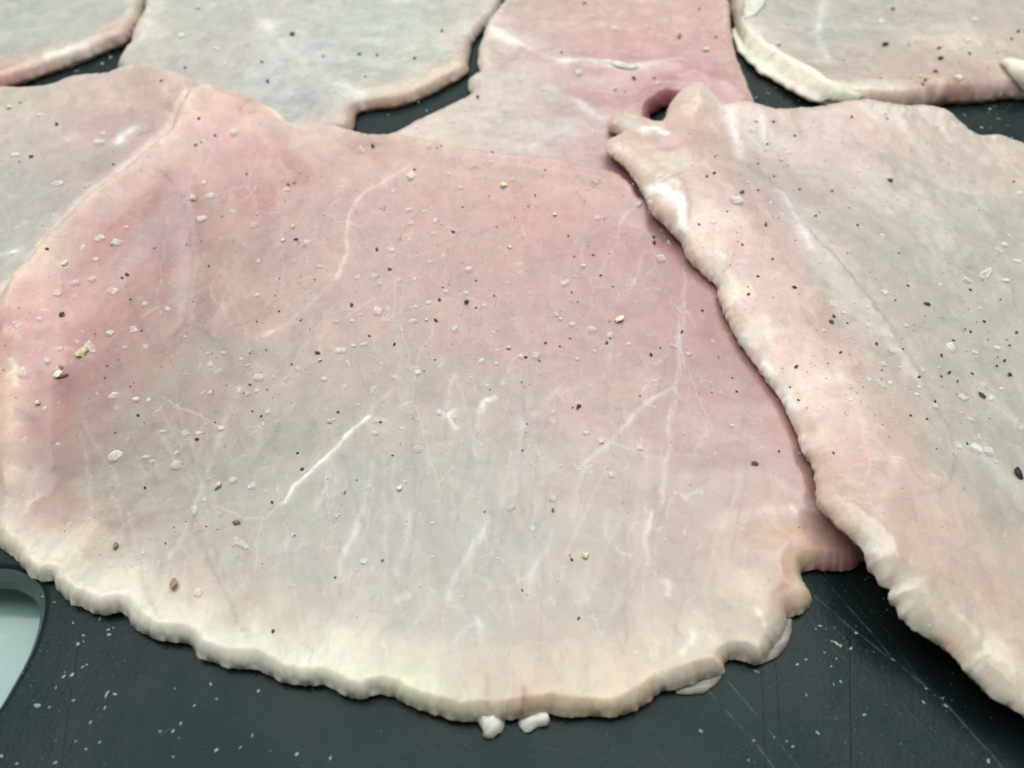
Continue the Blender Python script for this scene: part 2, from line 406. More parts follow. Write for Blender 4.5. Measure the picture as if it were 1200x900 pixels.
        fatv[m] = np.maximum(fatv[m], f)
    # ---------------- rim rings and underside
    bn = nrm[near[bv]]; idx_of = {v: k for k, v in enumerate(bv)}
    colr = np.clip(colr, 0, 1) ** deep; mu = colr.mean(1, keepdims=True); colr = (mu + (colr - mu) * 0.74) * np.array(tint); colr[:, 2] += 0.12 * np.clip(colr[:, 0] - colr[:, 1] - 0.03, 0, 1)
    V = [np.stack([X, Y, Z], 1)]; CL = [colr]; rings = [bv]; base = len(X)
    for kk, (frac, off) in enumerate(((0.74, 0.0), (0.40, 0.0), (0.12, -0.35), (0.0, -0.9))):
        jit = 0.13 * fbm(X[bv] + frac * 0.004, Y[bv], 0.0016, seed + 70, 3) * thick * (frac > 0)
        o = thick * sag * off * 0.8 + jit - (thick * 0.06 if kk == 1 else 0)
        rx_ = X[bv] + bn[:, 0] * o; ry_ = Y[bv] + bn[:, 1] * o
        zb = sample(S, rx_, ry_) + 0.00015
        V.append(np.stack([rx_, ry_, zb + (Z[bv] - Sv[bv]) * frac], 1)); CL.append(colr[bv])
        rings.append(np.arange(base, base + len(bv))); base += len(bv)
    Fs = [F]
    ea = np.array([idx_of[a] for a in BE[:, 0]]); eb = np.array([idx_of[b] for b in BE[:, 1]])
    for r0, r1 in zip(rings[:-1], rings[1:]):
        Fs.append(np.stack([r0[eb], r0[ea], r1[ea], r1[eb]], 1))
    # underside uses the last ring for its border
    bot = np.arange(len(X)) + base; Bz = np.minimum(sample(S, X, Y) + 0.00015, Z - 0.0004)
    V.append(np.stack([X, Y, Bz], 1)); CL.append(colr); bot[bv] = rings[-1]
    Fs.append(bot[F][:, ::-1])
    V = np.concatenate(V); CL = np.concatenate(CL)
    cx, cy = float(np.clip(X.mean(), -.2, .2)), float(Y.mean())
    root = link('pork_cutlet', None, None, (cx, cy, 0)); tag(root, label, 'cutlet', 'raw pork cutlets laid on the cutting board')
    V = V - np.array([cx, cy, 0])
    me = np_mesh('lean_meat', V, np.concatenate(Fs), M_MEAT)
    a = me.color_attributes.new('flesh', 'FLOAT_COLOR', 'POINT')
    a.data.foreach_set('color', np.concatenate([CL, np.ones((len(CL), 1))], 1).astype(np.float32).ravel())
    o = link('lean_meat', me, root)
    return root

def strip(name, pts, radii, mat, parent, flat=0.6, sink=0.35, seed=0, rings=14, lumpy=0.25, on_board=False, label=None):
    """a lumpy cord of fat laid on the surface: pts in photograph pixels traced onto the meat, radii in mm"""
    u = np.array([p[0] for p in pts], float); v = np.array([p[1] for p in pts], float)
    x, y, z = onto(TOP, u, v)
    P = catmull(np.stack([x, y, z], 1), False, 0.0004); n = len(P)
    R = np.interp(np.linspace(0, 1, n), np.linspace(0, 1, len(radii)), radii) * 0.001
    t = np.gradient(P[:, :2], axis=0); t /= np.linalg.norm(t, axis=1)[:, None] + 1e-9
    s = np.arange(n) * 0.0004; total = s[-1]
    cap = np.sqrt(np.clip(1 - (1 - np.clip(np.minimum(s + 0.0001, total - s + 0.0001) / (R.mean() * 1.1), 0, 1)) ** 2, 0.02, 1)); R = R * cap
    V = []
    for k in range(rings):
        a = 2 * math.pi * k / rings
        w = R * (1 + lumpy * 2.2 * fbm(s + math.cos(a) * 0.002, np.full(n, math.sin(a) * 0.002 + seed), 0.006, seed, 4) + lumpy * 0.3 * fbm(s + math.cos(a) * .004, np.full(n, math.sin(a) * 0.004), 0.002, seed, 3))
        X = P[:, 0] - t[:, 1] * math.cos(a) * w; Y = P[:, 1] + t[:, 0] * math.cos(a) * w
        zb = sample(TOP, X, Y) if not on_board else 0
        Z = np.maximum(P[:, 2], zb) * 0.5 + zb * 0.5 + R * flat * (1 - sink) + math.sin(a) * w * flat
        V.append(np.stack([X, Y, Z], 1))
    V = np.stack(V, 1).reshape(-1, 3); F = []
    for i in range(n - 1):
        for k in range(rings):
            F.append((i * rings + k, i * rings + (k + 1) % rings, (i + 1) * rings + (k + 1) % rings, (i + 1) * rings + k))
    V = V - np.array(parent.location)
    o = link(name, np_mesh(name, V, F, mat), parent)
    if label: o['label'] = label
    return o

# ------------------------------------------------------------------ worktop and cutting board
BT = 0.0085                          # board thickness; its top is z = 0
def worktop_material():
    m, nt, N, L, P = nodes_of('glossy_worktop')
    tc = N.new('ShaderNodeNewGeometry').outputs['Position']
    n = noise(N, L, tc, 55, 3, 0.5); n2 = noise(N, L, tc, 500, 4)
    c = mixc(N, L, ramp(N, L, n.outputs['Fac'], 0.50, 0.62), (0.22, 0.34, 0.325), (0.48, 0.44, 0.33))  # beige reflections painted into the colour as soft patches
    c = mixc(N, L, ramp(N, L, n2.outputs['Fac'], 0.3, 0.7, 0, 0.15), c, (0.12, 0.2, 0.19))
    L.new(c, P.inputs['Base Color']); P.inputs['Roughness'].default_value = 0.16
    return m
bm = bmesh.new(); bmesh.ops.create_grid(bm, x_segments=2, y_segments=2, size=1.6)
me = bpy.data.meshes.new('worktop'); bm.to_mesh(me); bm.free(); me.materials.append(worktop_material())
tag(link('worktop', me, None, (0, 0.6, -BT - 0.0006)), kind='structure')

def board_material():
    m, nt, N, L, P = nodes_of('dark_board_plastic')
    tc = N.new('ShaderNodeNewGeometry').outputs['Position']
    sep = N.new('ShaderNodeSeparateXYZ'); L.new(tc, sep.inputs[0])
    n1 = noise(N, L, tc, 1500, 3, 0.6); n2 = noise(N, L, tc, 60, 4, 0.6); n3 = noise(N, L, tc, 3200, 2, 0.5); n5 = noise(N, L, tc, 260, 4, 0.6)
    c = mixc(N, L, ramp(N, L, n2.outputs['Fac'], 0.35, 0.65), (0.007, 0.012, 0.013), (0.010, 0.017, 0.018))
    # fine pale dust caught in the grain
    sp = math_(N, L, 'MULTIPLY', ramp(N, L, n3.outputs['Fac'], 0.66, 0.78), ramp(N, L, n5.outputs['Fac'], 0.42, 0.7))
    c = mixc(N, L, math_(N, L, 'MULTIPLY', sp, 0.45), c, (0.16, 0.22, 0.22))
    pits = None; hgt = n1.outputs['Fac']
    # knife scratches: segments on the board, each (x0, y0, x1, y1, half width, pale?)
    segs = []
    for (a, b, w, pale) in SCR:
        for p, q in zip(a[:-1], a[1:]):
            (x0, y0), (x1, y1) = onz(*p, 0), onz(*q, 0); segs.append((x0, y0, x1, y1, w, pale, b))
    wob = math_(N, L, 'MULTIPLY', math_(N, L, 'SUBTRACT', noise(N, L, tc, 120, 2).outputs['Fac'], 0.5), 0.0005)
    br = ramp(N, L, noise(N, L, tc, 420, 3, 0.7).outputs['Fac'], 0.36, 0.6)
    pale_sum = dark_sum = None
    for x0, y0, x1, y1, w, pale, st in segs:
        ln = math.hypot(x1 - x0, y1 - y0); ux, uy = (x1 - x0) / ln, (y1 - y0) / ln
        al = math_(N, L, 'ADD', math_(N, L, 'MULTIPLY', sep.outputs[0], ux), math_(N, L, 'MULTIPLY_ADD', sep.outputs[1], uy, -(x0 * ux + y0 * uy)))
        ac = math_(N, L, 'ADD', math_(N, L, 'MULTIPLY', sep.outputs[0], -uy), math_(N, L, 'MULTIPLY_ADD', sep.outputs[1], ux, -(-x0 * uy + y0 * ux)))
        ac = math_(N, L, 'ABSOLUTE', math_(N, L, 'ADD', ac, wob))
        f = ramp(N, L, ac, w * 0.25, w, st, 0)
        e = math_(N, L, 'ABSOLUTE', math_(N, L, 'SUBTRACT', al, ln / 2))
        f = math_(N, L, 'MULTIPLY', f, ramp(N, L, e, ln / 2 - 0.0004, ln / 2 + 0.0004, 1, 0))
        if pale: pale_sum = f if pale_sum is None else math_(N, L, 'MAXIMUM', pale_sum, f)
        else: dark_sum = f if dark_sum is None else math_(N, L, 'MAXIMUM', dark_sum, f)
    pf = math_(N, L, 'MULTIPLY', pale_sum, br)
    c = mixc(N, L, pf, c, (0.085, 0.115, 0.115)); c = mixc(N, L, math_(N, L, 'MULTIPLY', dark_sum, 0.7), c, (0.004, 0.006, 0.006))
    L.new(c, P.inputs['Base Color'])
    L.new(ramp(N, L, n2.outputs['Fac'], 0.35, 0.65, 0.24, 0.44), P.inputs['Roughness'])
    P.inputs['Specular IOR Level'].default_value = 0.16
    P.inputs['Specular Tint'].default_value = (0.80, 1.0, 1.0, 1)
    h = math_(N, L, 'SUBTRACT', hgt, math_(N, L, 'MULTIPLY', math_(N, L, 'MAXIMUM', pale_sum, dark_sum), 0.35))
    b = bump(N, L, h, 0.35, 0.00022); b = bump(N, L, n5.outputs['Fac'], 0.3, 0.0005, b)
    L.new(b, P.inputs['Normal'])
    return m
SCR = [([(960, 673), (1022, 743), (1047, 773), (1107, 823), (1175, 900)], .55, .00026, True),
       ([(952, 696), (1003, 741), (1050, 778)], .5, .00022, True),
       ([(843, 786), (907, 863), (940, 905)], .5, .0002, True), ([(822, 800), (883, 868), (910, 905)], .5, .0002, True),
       ([(997, 735), (998, 905)], .9, .00022, False), ([(893, 775), (898, 905)], .7, .0002, False), ([(909, 770), (915, 862)], .7, .00018, False),
       ([(912, 800), (978, 905)], .4, .00016, False), ([(92, 745), (72, 880)], .5, .0003, False), ([(1070, 800), (1074, 905)], .3, .0002, False),
       ([(990, 670), (1080, 800)], .22, .00014, True), ([(1050, 818), (1130, 905)], .25, .00015, True), ([(860, 850), (1010, 838)], .16, .00012, True),
       ([(185, 862), (214, 846)], .35, .00016, True), ([(640, 815), (668, 850)], .25, .00015, True), ([(768, 880), (790, 905)], .3, .00015, True),
       ([(600, 870), (760, 897)], .12, .00012, True), ([(140, 780), (400, 900)], .12, .00012, True), ([(776, 845), (776, 905)], .35, .00014, False)]
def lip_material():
    m, nt, N, L, P = nodes_of('slot_rim_painted_sheen')
    P.inputs['Base Color'].default_value = (0.075, 0.115, 0.112, 1); P.inputs['Roughness'].default_value = 0.32  # paler base colour paints in the light reflected along the lip
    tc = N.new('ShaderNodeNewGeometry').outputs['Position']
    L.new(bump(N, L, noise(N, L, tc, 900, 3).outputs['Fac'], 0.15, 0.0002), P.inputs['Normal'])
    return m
def cutting_board():
    root = link('cutting_board', None, None, (0, 0.2, -BT))
    tag(root, 'dark green-black plastic cutting board with knife scratches and a round-ended handle slot', 'cutting board')
    off = Vector((0, 0.2, -BT))
    hp = [(-8, 667), (20, 671), (38, 681), (47, 694), (48, 712), (43, 735), (32, 765), (12, 802), (-12, 838), (-60, 880), (-160, 905), (-300, 880), (-420, 800), (-420, 720), (-330, 675), (-150, 663)]
    H = catmull(np.stack(onz([p[0] for p in hp], [p[1] for p in hp], 0), 1), True, 0.0012)
    if np.sum(H[:, 0] * np.roll(H[:, 1], -1) - np.roll(H[:, 0], -1) * H[:, 1]) < 0: H = H[::-1]
    t = np.roll(H, -1, 0) - np.roll(H, 1, 0); t /= np.linalg.norm(t, axis=1)[:, None]; nin = np.stack([-t[:, 1], t[:, 0]], 1)   # towards the slot
    bm = bmesh.new()
    X0, X1, Y0, Y1, R = -0.23, 0.25, 0.012, 0.50, 0.02
    out = []
    for cx, cy, a0 in ((X1 - R, Y1 - R, 0), (X0 + R, Y1 - R, 90), (X0 + R, Y0 + R, 180), (X1 - R, Y0 + R, 270)):
        for k in range(9): a = math.radians(a0 + k * 11.25); out.append((cx + R * math.cos(a), cy + R * math.sin(a)))
    def loop(pts, z): return [bm.verts.new((x, y - 0.2, z + BT)) for x, y in pts]
    def bridge(a, b):
        n = len(a)
        for i in range(n): bm.faces.new((a[i], a[(i + 1) % n], b[(i + 1) % n], b[i])).smooth = True
    O = np.array(out); oc = O.mean(0); oin = (oc - O) / np.linalg.norm(oc - O, axis=1)[:, None]
    o_t = loop(O + oin * 0.0012, 0); o_m = loop(O, -0.0012); o_b = loop(O, -BT)
    prof = [(-0.0014, 0), (-0.0009, -0.00014), (-0.0004, -0.0005), (0, -0.0012), (0.0008, -0.0020), (0.0016, -0.0034), (0.0016, -0.0040), (-0.0010, -0.0052), (-0.0017, -0.0066), (-0.0017, -BT)]
    hl = [loop(H + nin * a, z) for a, z in prof]
    bridge(o_b, o_m); bridge(o_m, o_t)
    for a, b in zip(hl[:-1], hl[1:]): bridge(a, b)
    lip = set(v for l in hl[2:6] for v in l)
    for top, hole in ((o_t, hl[0]), (o_b, hl[-1])):
        es = []
        for lp in (top, hole):
            for i in range(len(lp)):
                e = bm.edges.get((lp[i], lp[(i + 1) % len(lp)])) or bm.edges.new((lp[i], lp[(i + 1) % len(lp)])); es.append(e)
        bmesh.ops.triangle_fill(bm, use_beauty=True, edges=es)
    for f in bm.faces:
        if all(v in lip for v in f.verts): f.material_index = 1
    bmesh.ops.recalc_face_normals(bm, faces=bm.faces)
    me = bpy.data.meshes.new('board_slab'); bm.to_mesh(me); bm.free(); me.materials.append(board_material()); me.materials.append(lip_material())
    link('board_slab', me, root)
    return root
cutting_board()

# ------------------------------------------------------------------ the cutlets, undermost first
CUT = {}
# D: far left
CUT['far_left'] = cutlet('far_left', [(-40, 100), (0, 101), (30, 93), (60, 82), (95, 70), (125, 57), (148, 48), (160, 30), (168, 12), (176, -20), (190, -90), (120, -170), (-100, -170), (-250, -60), (-200, 110)],
    .0040, .0032, [([(20, 60), (150, 20)], .8, 8)],
    [(20, 20, 185, 196, 188), (80, 20, 186, 197, 188), (120, 10, 190, 198, 186), (30, 50, 188, 192, 182), (100, 45, 196, 196, 182), (10, 75, 205, 185, 160), (70, 65, 212, 196, 172), (140, 35, 215, 190, 165), (0, -60, 185, 195, 188), (150, -60, 190, 198, 188), (-120, 0, 185, 190, 180)],
    [(0, 98, (222, 165, 140), 3), (50, 84, (215, 175, 150), 3), (100, 68, (215, 180, 155), 3), (150, 45, (205, 170, 145), 3), (165, 10, (200, 180, 155), 2)],
    [([(60, 72), (80, 62), (98, 56)], (235, 240, 228), 2.4, .9), ([(0, 40), (60, 30), (110, 34)], (205, 212, 205), 2, .3), ([(60, 10), (120, 18)], (170, 182, 178), 2, .3)],
    'pale pork cutlet with a pinkish rim, cut off in the far corner', cell=.0006, seed=100)
# G: far right
CUT['far_right'] = cutlet('far_right', [(850, -90), (852, -30), (856, 8), (864, 35), (880, 62), (905, 80), (930, 97), (952, 112), (975, 125), (1010, 124), (1045, 126), (1075, 124), (1110, 118), (1150, 116), (1175, 112), (1200, 112), (1290, 112), (1420, 40), (1450, -90), (1300, -180), (1000, -180), (880, -150)],
    .0048, .0036, [([(1000, 100), (1150, 90)], 1.0, 9), ([(1150, 20)], 1.2, 14)],
    [(900, 30, 198, 190, 178), (930, 10, 182, 184, 174), (960, 40, 178, 180, 170), (1000, 20, 185, 184, 172), (1000, 70, 190, 176, 162), (1060, 30, 190, 184, 170), (1060, 80, 200, 180, 162), (1120, 50, 208, 190, 170), (1160, 20, 196, 186, 172), (1190, 60, 205, 190, 170), (1020, 108, 212, 190, 168), (1100, 100, 200, 165, 138), (1150, 100, 198, 170, 150), (1160, -60, 192, 188, 175), (980, -60, 182, 186, 176), (880, -30, 205, 200, 185), (1300, 30, 190, 186, 172)],  # greyer tones have the grazing sky reflection mixed into the colour
    [(870, 50, (205, 180, 155), 2), (930, 98, (205, 170, 140), 1.5), (1010, 122, (205, 180, 158), 3), (1100, 117, (180, 130, 100), 4), (1180, 110, (205, 180, 165), 3)],
    [([(866, 36), (885, 62), (925, 88), (965, 108), (1010, 116)], (232, 222, 190), 4.5, .9), ([(965, -20), (962, 20), (960, 45), (970, 65)], (215, 222, 212), 1.6, .7), ([(950, 40), (962, 30)], (220, 224, 215), 1.2, .6), ([(1080, 108), (1084, 118)], (230, 225, 210), 2.2, .9), ([(1102, 95), (1100, 108)], (225, 215, 200), 2.0, .7), ([(1045, 103), (1065, 112)], (230, 222, 208), 2.2, .6)],
    'pork cutlet beyond the folded one, trimmed with a thick cream strip of fat', cell=.0006, seed=200)
# E: far, between D and F
CUT['far_mid'] = cutlet('far_mid', [(176, -80), (172, -10), (170, 10), (160, 28), (153, 50), (146, 62), (140, 80), (170, 110), (230, 150), (330, 160), (400, 158), (416, 146), (418, 132), (436, 126), (470, 122), (500, 110), (525, 98), (548, 84), (549, 72), (556, 45), (570, 30), (584, 12), (590, -20), (580, -90), (500, -170), (260, -170)],
    .0036, .0032, [([(430, 120), (540, 78)], .8, 9), ([(300, 30)], 1.0, 16), ([(400, 110)], .6, 9)],
    [(190, 30, 205, 205, 188), (170, 70, 198, 200, 184), (230, 20, 192, 198, 188), (260, 60, 190, 188, 180), (220, 80, 192, 188, 180), (300, 30, 198, 196, 186), (320, 90, 180, 184, 182), (370, 50, 182, 192, 186), (350, 120, 178, 182, 182), (420, 30, 188, 200, 190), (470, 30, 188, 200, 188), (440, 80, 180, 190, 182), (500, 60, 190, 196, 182), (540, 50, 205, 200, 185), (460, 110, 212, 196, 172), (400, 110, 190, 190, 180), (400, 140, 196, 180, 168), (530, 85, 215, 200, 172), (560, 10, 200, 195, 182), (300, -60, 192, 200, 190), (480, -60, 190, 200, 190)],  # pale green-grey tones include sky sheen painted into the flesh
    [(145, 70, (210, 208, 190), 3), (420, 132, (196, 160, 132), 2.5), (470, 121, (212, 182, 150), 4), (530, 95, (214, 190, 160), 4), (560, 40, (200, 180, 160), 2.5), (584, 5, (196, 180, 165), 2)],
    [([(300, 20), (330, 50), (352, 68), (360, 85)], (215, 220, 212), 1.8, .45), ([(400, 96), (412, 104), (422, 112)], (232, 236, 226), 2.4, .85), ([(545, 25), (550, 38)], (228, 230, 220), 2.2, .7), ([(310, 26), (316, 30)], (230, 232, 224), 2.4, .8), ([(250, 100), (300, 90), (340, 96)], (205, 206, 200), 2, .3)],
    'pale grey pork cutlet at the far side between two gaps of bare board', cell=.0006, seed=300)
# F: far centre, with the fold
CUT['fold'] = cutlet('fold', [(590, -90), (592, -10), (586, 8), (574, 22), (566, 44), (560, 70), (562, 84), (548, 96), (552, 112), (530, 124), (500, 138), (470, 155), (440, 170), (500, 184), (560, 198), (620, 204), (680, 216), (722, 232), (760, 258), (800, 240), (830, 200), (860, 160), (884, 130), (880, 108), (868, 80), (860, 55), (856, 20), (850, -30), (850, -100), (720, -170), (620, -160)],
    .0038, .0032, [([(762, 106), (780, 88), (815, 80), (850, 88)], 1.4, 4.5, 1), ([(690, 68), (740, 68), (790, 64)], 1.3, 3.5), ([(620, 60), (680, 66)], .7, 5), ([(870, 110)], .8, 8), ([(700, 90), (745, 96)], -1.2, 5), ([(560, 80)], .6, 6)],
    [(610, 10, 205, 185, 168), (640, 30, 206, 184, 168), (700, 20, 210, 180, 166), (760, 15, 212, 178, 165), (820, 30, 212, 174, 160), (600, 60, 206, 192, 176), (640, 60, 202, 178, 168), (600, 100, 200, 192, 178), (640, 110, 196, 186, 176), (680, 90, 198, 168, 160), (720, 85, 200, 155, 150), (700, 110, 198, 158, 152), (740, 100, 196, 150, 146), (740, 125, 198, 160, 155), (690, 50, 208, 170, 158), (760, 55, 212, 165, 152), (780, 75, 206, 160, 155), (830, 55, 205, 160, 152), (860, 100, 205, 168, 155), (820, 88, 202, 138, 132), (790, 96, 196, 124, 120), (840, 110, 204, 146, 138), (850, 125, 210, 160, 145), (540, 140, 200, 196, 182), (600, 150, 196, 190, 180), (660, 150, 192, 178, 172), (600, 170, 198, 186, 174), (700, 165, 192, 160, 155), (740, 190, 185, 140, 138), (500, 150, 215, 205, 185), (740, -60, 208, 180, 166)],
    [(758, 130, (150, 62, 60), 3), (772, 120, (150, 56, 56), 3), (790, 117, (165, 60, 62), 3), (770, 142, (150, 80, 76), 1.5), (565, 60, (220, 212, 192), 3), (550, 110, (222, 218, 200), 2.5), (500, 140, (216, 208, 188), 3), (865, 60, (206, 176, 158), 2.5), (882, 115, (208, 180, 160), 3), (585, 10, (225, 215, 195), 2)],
    [([(576, 34), (588, 40), (600, 46)], (240, 242, 232), 3.2, .95), ([(600, 46), (622, 56), (645, 68), (660, 70)], (232, 225, 215), 1.8, .8), ([(660, 70), (700, 72), (735, 78), (750, 76)], (245, 240, 230), 2.0, 1.0), ([(750, 76), (780, 70), (800, 68)], (235, 225, 218), 1.4, .7), ([(675, 118), (690, 128), (706, 138)], (232, 232, 226), 1.6, .8), ([(800, 88), (815, 84), (826, 88)], (240, 220, 212), 1.6, .6), ([(676, 80), (720, 84), (748, 82)], (198, 130, 118), 2.2, .5), ([(590, 165), (620, 172), (640, 160), (665, 150)], (215, 218, 212), 1.6, .5), ([(560, 120), (600, 130), (640, 150)], (205, 205, 198), 1.8, .35)],  # reddish streak below the crease is painted shading
    'pink pork cutlet at the far middle with a folded crease and a dark hollow', cell=.0005, seed=400,
    pits=[([(772, 130), (784, 124), (800, 114)], .9, 3.2)], holes=[[(762, 137), (765, 131), (772, 129), (779, 124), (790, 124), (802, 128), (800, 142), (785, 150), (769, 144)]])
# C: behind the big one at left
CUT['left'] = cutlet('left', [(-60, 112), (0, 105), (35, 108), (60, 106), (85, 97), (115, 92), (140, 85), (160, 81), (190, 85), (215, 92), (235, 102), (238, 122), (220, 160), (194, 186), (154, 220), (108, 262), (66, 312), (34, 352), (-50, 385), (-220, 380), (-260, 200)],
    .0058, .0045, [([(180, 105)], .9, 9), ([(60, 140)], .7, 12), ([(100, 330), (200, 200)], .5, 8)],
    [(20, 125, 206, 200, 182), (80, 120, 212, 192, 175), (140, 105, 218, 196, 176), (190, 110, 220, 190, 170), (215, 130, 212, 176, 162), (60, 150, 202, 188, 176), (120, 150, 205, 174, 164), (160, 150, 192, 168, 162), (180, 170, 196, 170, 162), (20, 170, 196, 188, 178), (80, 190, 190, 178, 170), (130, 190, 188, 168, 162), (20, 220, 186, 188, 180), (70, 240, 184, 182, 176), (100, 215, 190, 178, 170), (20, 280, 180, 186, 180), (60, 270, 184, 184, 176), (0, 330, 188, 192, 184), (-100, 220, 188, 190, 182)],
    [(0, 107, (208, 202, 182), 3.5), (60, 108, (214, 206, 184), 3), (140, 87, (226, 214, 190), 4), (200, 90, (230, 216, 194), 4), (232, 102, (225, 208, 190), 3)],
    [([(138, 166), (146, 158), (154, 152)], (245, 245, 238), 2.0, 1.0), ([(112, 138), (140, 134), (165, 130), (185, 134)], (180, 155, 150), 1.3, .5), ([(0, 300), (12, 297), (22, 293)], (230, 234, 226), 1.4, .6), ([(60, 170), (90, 160)], (214, 206, 196), 1.4, .4), ([(165, 158), (178, 152), (186, 168)], (176, 150, 148), 1.2, .5)],
    'pork cutlet lying partly under the upper edge of the largest one', cell=.0005, seed=500)
# A: the big one in the middle
A_OUT = [(3, 352), (10, 335), (38, 302), (85, 250), (130, 214), (170, 183), (198, 160), (208, 138), (228, 106), (255, 108), (290, 116), (322, 132), (345, 149), (400, 152), (450, 160), (500, 166), (560, 179), (620, 185), (680, 196), (722, 207), (742, 222), (760, 235), (830, 225), (920, 270), (1000, 350), (1070, 450), (1110, 540), (1100, 600), (1050, 632), (1012, 655), (1000, 664), (980, 669), (955, 668), (940, 673), (946, 690), (951, 705), (940, 718), (925, 722), (921, 740), (905, 760), (890, 777), (868, 772), (852, 774), (845, 790), (825, 796), (800, 806), (775, 810), (748, 830), (715, 839), (690, 838), (665, 841), (640, 838), (600, 842), (570, 843), (540, 843), (510, 837), (480, 829), (458, 815), (440, 813), (425, 818), (400, 812), (378, 803), (355, 803), (328, 797), (300, 784), (280, 784), (260, 780), (235, 768), (222, 754), (200, 752), (180, 748), (158, 735), (148, 722), (135, 718), (118, 721), (98, 714), (80, 703), (68, 690), (62, 680), (48, 680), (30, 668), (14, 652), (2, 642), (-8, 625), (-16, 560), (-20, 500), (-18, 440), (-12, 400)]
FIB = []
_f = random.Random(21)
for _k in range(85):
    u0 = _f.uniform(90, 900); v0 = _f.uniform(430, 640); ln = _f.uniform(45, 150); lean = (u0 - 560) * -.0009 + _f.uniform(-.28, .22)
    if u0 > 860 and v0 > 580: continue
    p_ = [(u0, v0)]
    for _j in range(3):
        u0 += lean * ln / 3 + _f.uniform(-5, 5); v0 += ln / 3; p_.append((u0, min(v0, 770)))
    pale = _f.random() < .5
    FIB.append((p_, (218, 210, 206) if pale else (156, 140, 138), _f.uniform(.25, .42), _f.uniform(.12, .32) if pale else _f.uniform(.2, .42)))
for _k in range(45):
    u0 = _f.uniform(60, 820); v0 = _f.uniform(200, 430); ln = _f.uniform(25, 80); a_ = _f.choice([_f.uniform(1.0, 2.1), _f.uniform(2.2, 3.0)])
    p_ = [(u0, v0)]
    for _j in range(3):
        u0 += math.cos(a_) * ln / 3 + _f.uniform(-4, 4); v0 += math.sin(a_) * ln / 3; p_.append((u0, v0))
    pale = _f.random() < .4
    FIB.append((p_, (222, 196, 190) if pale else (160, 132, 130), _f.uniform(.3, .5), _f.uniform(.2, .45)))
